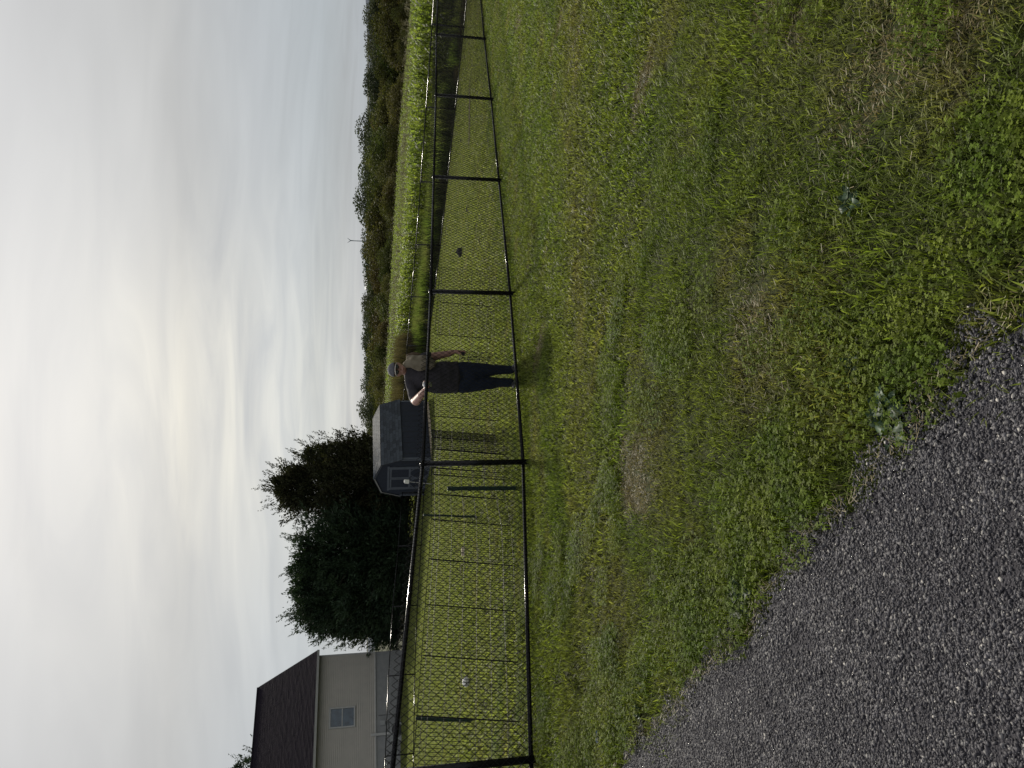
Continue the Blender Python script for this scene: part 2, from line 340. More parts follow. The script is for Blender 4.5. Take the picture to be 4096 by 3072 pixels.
ant.links.new(vo.outputs['Distance'], bp.inputs['Height']); ant.links.new(bp.outputs[0], ab.inputs['Normal'])
link('driveway', mesh_np('driveway', V, F, am), kind='structure')

# ------------------------------------------------------------------ scattering (geometry-node instances of small real meshes)
def scatter(name, meshes, pts, rots, scl, idx, **k):
    src = bpy.data.collections.new(name+'_source')
    for i, me in enumerate(meshes):
        o = bpy.data.objects.new('%s_%02d' % (name, i), me); src.objects.link(o)
    pm = bpy.data.meshes.new(name); n = len(pts)
    pm.vertices.add(n); pm.vertices.foreach_set('co', np.asarray(pts, np.float32).ravel())
    a = pm.attributes.new('rot', 'FLOAT_VECTOR', 'POINT'); a.data.foreach_set('vector', np.asarray(rots, np.float32).ravel())
    a = pm.attributes.new('scl', 'FLOAT', 'POINT'); a.data.foreach_set('value', np.asarray(scl, np.float32))
    a = pm.attributes.new('idx', 'INT', 'POINT'); a.data.foreach_set('value', np.asarray(idx, np.int32))
    o = link(name, pm, None, **k)
    g = bpy.data.node_groups.new(name, 'GeometryNodeTree')
    g.interface.new_socket('Geometry', in_out='INPUT', socket_type='NodeSocketGeometry'); g.interface.new_socket('Geometry', in_out='OUTPUT', socket_type='NodeSocketGeometry')
    gi = g.nodes.new('NodeGroupInput'); go = g.nodes.new('NodeGroupOutput'); ip = g.nodes.new('GeometryNodeInstanceOnPoints')
    ci = g.nodes.new('GeometryNodeCollectionInfo'); ci.inputs['Collection'].default_value = src; ci.inputs['Separate Children'].default_value = True; ci.inputs['Reset Children'].default_value = True
    def na(nm, t):
        q = g.nodes.new('GeometryNodeInputNamedAttribute'); q.data_type = t; q.inputs['Name'].default_value = nm; return q.outputs['Attribute']
    mp_ = g.nodes.new('GeometryNodeMeshToPoints'); g.links.new(gi.outputs[0], mp_.inputs['Mesh'])
    g.links.new(mp_.outputs[0], ip.inputs['Points']); g.links.new(ci.outputs[0], ip.inputs['Instance'])
    ip.inputs['Pick Instance'].default_value = True; g.links.new(na('idx', 'INT'), ip.inputs['Instance Index'])
    e2r = g.nodes.new('FunctionNodeEulerToRotation'); g.links.new(na('rot', 'FLOAT_VECTOR'), e2r.inputs[0]); g.links.new(e2r.outputs[0], ip.inputs['Rotation'])
    g.links.new(na('scl', 'FLOAT'), ip.inputs['Scale']); g.links.new(ip.outputs[0], go.inputs[0])
    md = o.modifiers.new('scatter', 'NODES'); md.node_group = g
    return o
def ground_rots(x, y):
    e = .25
    dx = (gz(x+e, y)-gz(x-e, y))/(2*e); dy = (gz(x, y+e)-gz(x, y-e))/(2*e)
    out = []
    for a, b in zip(dx, dy):
        nrm = Vector((-a, -b, 1)).normalized()
        q = Vector((0, 0, 1)).rotation_difference(nrm)@Quaternion((0, 0, 1), random.uniform(0, 6.283))
        out.append(tuple(q.to_euler()))
    return out
def blades(n, size, hmin, hmax, wid, seed, lean=.7, hexp=1.0, rnd_lo=0, rnd_hi=1):
    """a square tuft patch of n bent grass blades: 2 quads + tip each"""
    r = np.random.RandomState(seed)
    p = r.uniform(-size/2, size/2, (n, 2)); h = hmin+(hmax-hmin)*r.rand(n)**hexp; a = r.rand(n)*6.283
    ln = lean*(.3+.9*r.rand(n)); w_ = wid*(.6+.8*r.rand(n)); fa = a+r.uniform(-.9, .9, n)+1.57
    d = np.c_[np.cos(a), np.sin(a)]; s = np.c_[np.cos(fa), np.sin(fa)]
    V = []; 
    for t, wf in ((0, .9), (.45, 1.0), (.8, .6), (1, 0)):
        hz = h*(t-.28*ln*t*t); off = d*(h*ln*t**1.7)[:, None]; c = np.c_[p+off, hz]
        if wf: V += [c-np.c_[s*w_[:, None]*wf/2, np.zeros(n)], c+np.c_[s*w_[:, None]*wf/2, np.zeros(n)]]
        else: V += [c]
    V = np.stack(V, 1)                         # n,7,3
    b = np.arange(n)[:, None]*7
    T = np.array([[0,1,3],[0,3,2],[2,3,5],[2,5,4],[4,5,6]])
    F = (b[:, :, None]+T[None]).reshape(-1, 3)
    rn = np.repeat(rnd_lo+(rnd_hi-rnd_lo)*r.rand(n), 7)
    return V.reshape(-1, 3), F, rn
def jitter_grid(x0, x1, y0, y1, st, seed=1):
    r = np.random.RandomState(seed)
    X, Y = np.meshgrid(np.arange(x0, x1, st), np.arange(y0, y1, st)); X = X.ravel(); Y = Y.ravel()
    return X+r.uniform(-.35, .35, len(X))*st, Y+r.uniform(-.35, .35, len(Y))*st
def nz(x, y, s, o=0): return np.array([noise.noise(Vector((a*s+o, b*s, o))) for a, b in zip(x, y)])

# near lawn, in front of and just behind the near fence
FX0, FY0, FK = -3.08, 5.93, 1.0116            # near fence line: x = FX0 + t, y = FY0 + FK t
def behind_near(x, y): return y-(FY0+FK*(x-FX0))
x, y = jitter_grid(-11, 13.5, .6, 20, .19, 3)
k = (np.abs(x) < .62*y+1.6) & ~on_asphalt(x, y, -.02) & (behind_near(x, y) < 1.2) & (y > .9)
x, y = x[k], y[k]
near = [mesh_np('grass_patch', *blades(620, .30, .018, .060, .0034, s, .9, 1.2), M['grass']) if 0 else None for s in range(0)]
near = []
for s in range(5):
    V, F, rn = blades(620, .30, .014, .055, .0034, 10+s, 1.05, 1.5); near.append(mesh_np('grass_patch', V, F, M['grass'], rn))
for s in range(2):
    V, F, rn = blades(330, .30, .025, .080, .0045, 30+s, .75, 1.4); near.append(mesh_np('tall_grass_patch', V, F, M['grass'], rn))
V, F, rn = blades(620, .30, .010, .032, .0034, 40, 1.3); near.append(mesh_np('dry_grass_patch', V, F, M['grass_dry'], rn))
for s in range(3):
    V, F, rn = blades(230, .32, .016, .062, .0082, 50+s, 1.0, 1.7); near.append(mesh_np('coarse_grass_patch', V, F, M['grass'], rn))
q = nz(x, y, .9, 5); q2 = nz(x, y, 1.6, 11)
def gauss(x, y, cx, cy, r): return np.exp(-((x-cx)**2+(y-cy)**2)/(r*r))
dry = gauss(x, y, .28, 2.9, .38)+gauss(x, y, 1.25, 1.75, .4)+.8*gauss(x, y, .95, 2.2, .3)+.6*gauss(x, y, -1.6, 4.9, .45)+.7*gauss(x, y, 3.4, 8.0, .5)
bare = gauss(x, y, .28, 2.9, .26)+gauss(x, y, .05, 2.55, .16)
idx = np.where(q2 > .22, 5+(np.arange(len(x)) % 2), np.arange(len(x)) % 5)
idx = np.where((q < -.36) | (dry > .8), 7, idx)
idx = np.where((y > 4.5) & (np.random.rand(len(x)) < .8), 8+(np.arange(len(x)) % 3), idx)
idx = np.where((np.abs(behind_near(x, y)) < .16) & (np.random.rand(len(x)) < .8), 5+(np.arange(len(x)) % 2), idx)
keep = np.random.rand(len(x)) > -1
x, y, idx = x[keep], y[keep], idx[keep]
scatter('lawn_grass', near, np.c_[x, y, gz(x, y)-.002], ground_rots(x, y), np.random.uniform(.8, 1.2, len(x)), idx, kind='stuff',
        label='short uneven green lawn grass between the driveway and the near fence', cat='grass')

# clover along the asphalt edge
def clover(n, size, seed):
    r = np.random.RandomState(seed); V = []; F = []; rn = []
    for i in range(n):
        p = r.uniform(-size/2, size/2, 2); h = r.uniform(.02, .055); s = r.uniform(.0030, .0066); a0 = r.rand()*6.28; tx, ty = r.uniform(-.5, .5, 2); q = r.rand()
        for k_ in range(3):
            a = a0+k_*2.094; ax = np.array([math.cos(a), math.sin(a)]); bx = np.array([-ax[1], ax[0]])
            pts = [(0, 0), (.55*s, .55*s), (1.25*s, .55*s), (1.45*s, 0), (1.25*s, -.55*s), (.55*s, -.55*s)]
            b = len(V)
            for (u_, v_) in pts:
                d = ax*u_+bx*v_; V.append((p[0]+d[0], p[1]+d[1], h+tx*d[0]+ty*d[1]+.25*abs(v_))); rn.append(q)
            F += [(b, b+1, b+5), (b+1, b+2, b+4), (b+1, b+4, b+5), (b+2, b+3, b+4)]
        b = len(V); V += [(p[0]-.001, p[1], 0), (p[0]+.001, p[1], 0), (p[0], p[1], h)]; rn += [q]*3; F.append((b, b+1, b+2))
    return np.array(V), F, rn
cm = []
for s in range(3):
    V, F, rn = clover(330, .26, 60+s); cm.append(mesh_np('clover_patch', V, F, M['clover'], rn))
x, y = jitter_grid(-4.5, 6.5, .7, 8.5, .16, 9)
d = y-edge_y(x)
k = (d > .07) & (d < .62+.45*nz(x, y, 1.3, 2)) & (np.abs(x) < .62*y+1.6) & (nz(x, y, 2.2, 9) > -.18)
k |= (d > .2) & (d < 4) & (nz(x, y, 2.1, 21) > .12) & (np.random.rand(len(x)) < .5) & (np.abs(x) < .62*y+1.2)
x, y = x[k], y[k]
scatter('clover', cm, np.c_[x, y, gz(x, y)+.004], ground_rots(x, y), np.random.uniform(.8, 1.25, len(x)), np.arange(len(x)) % 3, kind='stuff',
        label='bright green clover growing along the asphalt edge', cat='clover')

# loose straw and dead bits lying on the asphalt border and in the thin spots
V = []; F = []; rn = []
r = np.random.RandomState(4)
for i in range(2400):
    if i < 1700:
        px = r.uniform(-3.2, 1.9); py = float(edge_y(px))+abs(r.normal(0, .05))-.015
    else:
        cx_, cy_, rr = [(.28, 2.9, .2), (.05, 2.55, .14), (1.25, 1.75, .25), (.9, 2.3, .2)][i % 4]; px = r.normal(cx_, rr); py = r.normal(cy_, rr)
    a = r.rand()*6.28; ln = r.uniform(.008, .035); wd = .0009; z = g1z(px, py)+.026+r.uniform(0, .012)
    dx, dy = math.cos(a), math.sin(a); b = len(V)
    V += [(px-dy*wd, py+dx*wd, z), (px+dy*wd, py-dx*wd, z), (px+dx*ln+dy*wd, py+dy*ln-dx*wd, z+.008), (px+dx*ln-dy*wd, py+dy*ln+dx*wd, z+.008)]; F.append((b, b+1, b+2, b+3)); rn += [r.rand()]*4
link('dry_straw', mesh_np('dry_straw', np.array(V), F, M['grass_dry'], rn), kind='stuff', label='dry brown straw and dead moss along the asphalt border', cat='straw')

# stones of the coarse asphalt
def stones(n, size, seed, rmin, rmax):
    r = np.random.RandomState(seed); V = []; F = []; rn = []
    ico = [(0,0,1),(.9,0,.35),(.28,.86,.35),(-.73,.53,.35),(-.73,-.53,.35),(.28,-.86,.35),(.73,.53,-.3),(-.28,.86,-.3),(-.9,0,-.3),(-.28,-.86,-.3),(.73,-.53,-.3)]
    fi = [(0,1,2),(0,2,3),(0,3,4),(0,4,5),(0,5,1),(1,6,2),(2,7,3),(3,8,4),(4,9,5),(5,10,1),(6,7,2),(7,8,3),(8,9,4),(9,10,5),(10,6,1)]
    ico = np.array(ico)
    for i in range(n):
        rad = rmin+(rmax-rmin)*r.rand()**2.6
        q = ico*(1+r.uniform(-.38, .38, (11, 1)))*np.array([rad*r.uniform(.9, 1.7), rad*r.uniform(.55, 1), rad*r.uniform(.4, .8)])
        a = r.rand()*6.28; c_, s_ = math.cos(a), math.sin(a)
        q = np.c_[q[:, 0]*c_-q[:, 1]*s_, q[:, 0]*s_+q[:, 1]*c_, q[:, 2]]+np.r_[r.uniform(-size/2, size/2, 2), rad*.15]
        b = len(V); V += list(q); F += [tuple(b+t for t in f) for f in fi]; rn += [r.rand()]*11
    return np.array(V), F, rn
stm, snt, sb = newmat('aggregate')
at = snt.nodes.new('ShaderNodeAttribute'); at.attribute_name = 'rnd'; rp = snt.nodes.new('ShaderNodeValToRGB'); snt.links.new(at.outputs['Fac'], rp.inputs[0])
for _ in range(3): rp.color_ramp.elements.new(.5)
for e, (p, c) in zip(rp.color_ramp.elements, [(0, (.024, .023, .028)), (.5, (.052, .050, .058)), (.86, (.088, .086, .096)), (.965, (.17, .165, .162)), (1, (.40, .38, .35))]): e.position = p; e.color = (*c, 1)
snt.links.new(rp.outputs[0], sb.inputs['Base Color']); sb.inputs['Roughness'].default_value = .6; sb.inputs['Specular IOR Level'].default_value = .2
sm = []
for s in range(4):
    V, F, rn = stones(720, .20, 80+s, .0020, .0066); sm.append(mesh_np('aggregate_patch', V, F, stm, rn))
x, y = jitter_grid(-8, 5, -.2, 9, .13, 5)
k = on_asphalt(x, y, -.005) & (np.abs(x) < .62*y+1.6) & (y > .3)
x, y = x[k], y[k]
scatter('aggregate', sm, np.c_[x, y, gz(x, y)+.0245], ground_rots(x, y), np.random.uniform(.9, 1.1, len(x)), np.arange(len(x)) % 4, kind='stuff',
        label='coarse grey stones showing in the asphalt driveway', cat='gravel')

# mown yard behind the near fence
FAR_R = [(21.0, 15.3), (12.7, 26.2), (-.99, 44.2)]     # far fence, right run
FAR_L = [(-22.0, 22.6), (-5.6, 39.5)]
yard = []
for s in range(5):
    V, F, rn = blades(950, .95, .02, .075, .014, 100+s, 1.0, 1.8); yard.append(mesh_np('yard_grass_patch', V, F, M['lawn_far'], rn))
x, y = jitter_grid(-34, 24, 6, 62, .72, 13)
k = (behind_near(x, y) > .7) & (np.abs(x) < .72*y+3) & (y-(26.2-1.3139*(x-12.7)) < 1.8) & (y < 56)
k &= ~((x < -16+.8*5) & ((x+16)*.6+(y-45)*.8 > -.3) & (x < -14.5))
x, y = x[k], y[k]
scatter('yard_grass', yard, np.c_[x, y, gz(x, y)-.004], ground_rots(x, y), np.random.uniform(.85, 1.25, len(x)), np.arange(len(x)) % 5, kind='stuff',
        label='mown yellow-green grass of the fenced yard', cat='grass')
x, y = jitter_grid(4, 30, 7, 36, .72, 15)
k = (behind_near(x, y) <= .9) & (x < .72*y+3) & (y > 18.5)
x, y = x[k], y[k]
if len(x): scatter('lawn_grass', yard, np.c_[x, y, gz(x, y)-.004], ground_rots(x, y), np.ones(len(x)), np.arange(len(x)) % 5, kind='stuff', label='lawn grass outside the far end of the near fence', cat='grass')

# rosette weeds at the asphalt edge
def rosette(x, y, r0, n, label):
    o = empty('plantain_weed', (x, y, g1z(x, y)+.006), random.random()*6, label=label, cat='weed')
    for i in range(n):
        b = MB(); a = i*2.4+random.uniform(-.3, .3); ln = r0*random.uniform(.7, 1.1); wd = ln*.27
        c_, s_ = math.cos(a), math.sin(a); P_ = []
        for j in range(7):
            t = j/6; ww = wd*math.sin(math.pi*min(1, .08+t*.95))**.8*(1 if t > .2 else .35); zz = .01+ln*(.42*t-.30*t*t)+.008*math.sin(7*t+i)
            for sd in (-1, 0, 1): P_.append((c_*ln*t-s_*ww*sd, s_*ln*t+c_*ww*sd, zz+(.006 if sd else 0)))
        b.add(P_, [(j*3+k_, j*3+k_+1, j*3+k_+4, j*3+k_+3) for j in range(6) for k_ in (0, 1)])
        me = b.mesh('leaf', M['broadleaf'], True); at_ = me.attributes.new('rnd', 'FLOAT', 'POINT'); at_.data.foreach_set('value', [random.random()]*len(me.vertices)); link('leaf', me, o)
rosette(-.10, 1.95, .11, 11, 'largest broad-leaved plantain weed overhanging the asphalt edge, with pale grey-green leaves')
rosette(-.86, 2.74, .11, 9, 'broad-leaved weed on the asphalt edge midway between driveway corner and left frame side')
rosette(.05, 2.15, .06, 7, 'small broad-leaved weed in the clover just above the big plantain')
rosette(.62, 2.25, .07, 7, 'small pale weed rosette in the lawn right of the clover')
rosette(-1.75, 3.75, .06, 6, 'tiny weed rosette by the asphalt edge near the dead brown moss')

# ------------------------------------------------------------------ chain-link fences
def chain_mesh(p0, p1, z0, z1, hgt, dw, dh, rad, sides, top=.085, zlo=.03):
    """zigzag wires of one bay as a single tube mesh, interlocking diamonds"""
    p0 = Vector(p0); p1 = Vector(p1); d = p1-p0; Ln = d.length; u = d/Ln; nrm = Vector((u.y, -u.x, 0))
    nw = max(1, int(round(Ln/(dw/2)))); a = Ln/nw; nj = int((hgt+top-zlo)/(dh/2))
    pts = np.zeros((nw, nj+1, 3))
    k_ = np.arange(nw)[:, None]; j = np.arange(nj+1)[None]
    s = (k_+((j+k_) % 2))*a; zz = zlo+j*dh/2
    base = z0+(z1-z0)*s/Ln
    off = .0022*np.where((j+k_) % 2 == 0, 1, -1)
    pts[..., 0] = p0.x+u.x*s+nrm.x*off; pts[..., 1] = p0.y+u.y*s+nrm.y*off; pts[..., 2] = base+zz
    if sides == 3: rg = [(math.cos(t), math.sin(t)) for t in (0, 2.094, 4.189)]
    else: rg = [(1, 0), (0, 1), (-1, 0), (0, -1)]
    n = len(rg); V = np.zeros((nw, nj+1, n, 3))
    for i, (c_, s_) in enumerate(rg): V[:, :, i] = pts+np.array([u.x*c_+nrm.x*s_, u.y*c_+nrm.y*s_, 0])*rad
    idx = np.arange(nw*(nj+1)*n).reshape(nw, nj+1, n); F = []
    for i in range(n):
        F.append(np.stack([idx[:, :-1, i], idx[:, :-1, (i+1) % n], idx[:, 1:, (i+1) % n], idx[:, 1:, i]], -1).reshape(-1, 4))
    return V.reshape(-1, 3), np.concatenate(F)
def zbar(mb, a, b, r, n=8): mb.tube([a, b], r, n)
def fence(label, posts, hgt, prad, rrad, dw, dh, wrad, sides, front, group=None):
    """posts: list of (x, y); wires hang on the 'front' side"""
    o = empty('chain_link_fence', (posts[0][0], posts[0][1], g1z(*posts[0])), label=label, cat='fence')
    ox = Vector((posts[0][0], posts[0][1], g1z(*posts[0])))
    zs = [g1z(*p) for p in posts]
    u0 = (Vector(posts[1])-Vector(posts[0])).normalized(); nr = Vector((u0.y, -u0.x))*front
    proto = None
    for p, z in zip(posts, zs):
        if proto is None:
            b = MB(); b.tube([(0, 0, -.1), (0, 0, hgt+.01)], prad, 12)
            proto = b.build('post', M['black'], o, True)
            b = MB(); b.tube([(0, 0, hgt-.005), (0, 0, hgt+.018), (0, 0, hgt+.034)], [prad*1.16, prad*1.16, prad*.5], 12); b.tube([(-.02, 0, hgt+.005), (.02, 0, hgt+.005)], rrad*1.25, 10)
            b.build('post_cap', M['black'], proto, True); q_ = proto
        else: q_ = copy_tree(proto, o)
        q_.location = Vector((p[0], p[1], z))-ox
        q_.rotation_euler = (0, 0, math.atan2(u0.y, u0.x))
    for i in range(len(posts)-1):
        a, b_ = Vector((*posts[i], zs[i])), Vector((*posts[i+1], zs[i+1])); sh = Vector((nr.x, nr.y, 0))
        mb = MB(); mb.tube([a-ox+Vector((0, 0, hgt)), b_-ox+Vector((0, 0, hgt))], rrad, 10); mb.build('top_rail', M['black'], o, True)
        mb = MB(); mb.tube([a-ox+Vector((0, 0, .075)), b_-ox+Vector((0, 0, .075))], rrad*.92, 10); mb.build('bottom_rail', M['black'], o, True)
        s2 = sh*(rrad+wrad+.003)
        V, F = chain_mesh((a+s2).xy.to_3d(), (b_+s2).xy.to_3d(), a.z, b_.z, hgt, dw, dh, wrad, sides)
        V = V-np.array(ox)
        link('chain_link_mesh', mesh_np('chain_link_mesh', V, F, M['wire']), o, kind='stuff')
    # wire ties
    mb = MB()
    for i in range(len(posts)-1):
        a, b_ = Vector((*posts[i], zs[i]+hgt)), Vector((*posts[i+1], zs[i+1]+hgt)); nt_ = max(1, int((b_-a).length/.6))
        for j in range(nt_+1):
            c_ = a.lerp(b_, (j+.4)/(nt_+1))-ox; t_ = (b_-a).normalized()*.004
            ring = [c_+Vector((nr.x*math.cos(q)*(rrad+.004), nr.y*math.cos(q)*(rrad+.004), math.sin(q)*(rrad+.004)))+t_*math.sin(q) for q in np.linspace(0, 6.28, 9)]
            mb.tube(ring, .0022, 3, False)
    mb.build('wire_tie', M['wire'], o, kind='stuff')
    return o
npost = [(FX0+t, FY0+FK*t) for t in (-4.45, -2.25, 0, 2.203, 4.372, 6.606, 8.91, 11.24, 13.5, 15.75, 18.0, 20.2)]
fence('near black chain-link fence crossing the lawn in front of the man, with thick posts', npost, 1.2, .031, .0215, .073, .086, .0037, 4, 1)
def along(a, b, step, n=None):
    a = Vector(a); b = Vector(b); L_ = (b-a).length; n = n or int(round(L_/step)); return [tuple(a.lerp(b, i/n)) for i in range(n+1)]
fr = [(18.9, 17.9), (16.9, 20.6), (14.8, 23.4), (12.7, 26.2), (10.75, 28.85), (8.62, 31.7), (6.45, 34.45), (4.35, 37.2), (2.07, 40.2), (.2, 42.6), (-.99, 44.2)]
fence('far black chain-link fence run in front of the corn field, right of the shed', fr, 1.2, .027, .021, .15, .17, .0028, 3, 1)
fl = along((-5.75, 39.5), (-19.5, 25.4), 3.05)
fence('far black chain-link fence run below the dark evergreens, left of the shed', fl, 1.2, .027, .021, .15, .17, .0028, 3, -1)

# ------------------------------------------------------------------ low wire garden fence sections behind the near fence
def wire_panel():
    o = empty('wire_garden_fence', (0, 0, 0), label='low dark wire garden fence section standing in the zigzag row just behind the near fence', cat='wire fence', group='wire garden fence sections behind the near fence')
    W_, H_ = .62, 1.0
    b = MB()
    b.tube([(0, 0, H_), (W_, 0, H_)], .0032, 5); b.tube([(0, 0, 0), (0, 0, H_)], .0032, 5); b.tube([(W_, 0, 0), (W_, 0, H_)], .0032, 5)
    b.build('panel_frame', M['panel'], o)
    b = MB()
    for i in range(1, 19): b.tube([(W_*i/19, 0, 0), (W_*i/19, 0, H_)], .0028, 3)
    for z in (.03, .15, .30, .45, .60, .75, .90, .955): b.tube([(0, .002, z), (W_, .002, z)], .0026, 3)
    b.build('wire_grid', M['panel'], o, kind='stuff')
    b = MB(); b.tube([(-.006, 0, -.1), (-.006, 0, .98)], .005, 5)
    for z in (.12, .5, .92): b.tube([(-.02, 0, z), (.012, 0, z)], .004, 4)
    b.build('joint_stake', M['panel'], o)
    return o
wp = wire_panel(); first = True
plabel = ['wire garden fence section at the left frame edge of the row behind the near fence', 'wire garden fence section in the left bay directly in front of the slanting green stake', 'wire garden fence section in front of the white ball',
 'wire garden fence section just right of the white ball', 'wire garden fence section below the bright stretch of the near top rail', 'wire garden fence section in front of the pale wood block', 'wire garden fence section just right of the pale wood block',
 'wire garden fence section in front of the short green stake', 'wire garden fence section left of the tall green stake, near the second post', 'wire garden fence section just behind the post left of the man',
 'folded wire garden fence section overlapping others right of that post', 'second overlapping wire garden fence section between post and man', 'wire garden fence section directly left of the man', 'wire garden fence section hidden mostly behind the man',
 'wire garden fence section just right of the man', 'wire garden fence section left of the post to the right of the man', 'wire garden fence section ending the row, just right of that post']
PP = [(-4.4, 5.3), (-4.05, 5.85), (-3.62, 6.33), (-3.17, 6.80), (-2.80, 7.30), (-2.46, 7.85), (-2.08, 8.30), (-1.72, 8.80), (-1.50, 9.45), (-1.22, 10.0), (-.85, 10.55), (-.78, 11.2)]
segs = [(PP[i], PP[i+1]) for i in range(len(PP)-1)]
segs += [((-1.28, 9.75), (-.80, 10.2)), ((-.95, 9.85), (-.62, 10.40)), ((-.55, 10.9), (0.0, 11.3)), ((0.0, 11.5), (.50, 12.0)), ((.78, 12.55), (1.30, 12.3)), ((1.30, 12.3), (1.90, 12.45))]
for i, (a, b_) in enumerate(segs):
    o = wp if first else copy_tree(wp); first = False
    if i < len(plabel): o['label'] = plabel[i]
    else: o['label'] = 'loose wire garden fence section in the gap between the post and the man'
    a3 = Vector((*a, g1z(*a))); b3 = Vector((*b_, g1z(*b_))); xx = (b3-a3).normalized(); up = gnorm(*a); yy = up.cross(xx).normalized(); zz = xx.cross(yy)
    m4 = Matrix.Identity(4); m4.col[0][:3] = xx*((b3-a3).length/.62); m4.col[1][:3] = yy; m4.col[2][:3] = zz; m4.col[3][:3] = a3
    o.matrix_world = m4
# green U stakes
def stake(x, y, h, lx, label, col='tpost', wdt=.036):
    z = g1z(x, y); o = empty('garden_stake', (x, y, z), label=label, cat='stake')
    q = Vector((lx, 0, 1)).normalized(); mt_ = Vector((0, 0, 1)).rotation_difference(q).to_matrix()
    b = MB(); b.box(mt_@Vector((0, 0, h/2-.05)), (wdt, .006, h+.1), mt_); b.box(mt_@Vector((-wdt/2, -.012, h/2-.05)), (.005, .024, h+.1), mt_); b.box(mt_@Vector((wdt/2, -.012, h/2-.05)), (.005, .024, h+.1), mt_)
    b.build('stake_channel', M[col], o)
    b = MB()
    for i in range(6): b.box(mt_@Vector((0, -.016, .12+i*h/7)), (.014, .018, .012), mt_)
    b.build('hook', M[col], o, kind='stuff')
stake(-4.93, 10.76, .86, .13, 'dark green metal stake leaning right, in the leftmost bay beside the white ball')
stake(-1.25, 8.72, .86, .02, 'tall dark green metal stake left of the thick post nearest the man', wdt=.042)
stake(-2.28, 12.59, .95, .07, 'thin dark green stake between the pale wood block and the shed', wdt=.026)
stake(1.72, 13.93, .95, .0, 'green stake half hidden behind the post right of the man', wdt=.034)

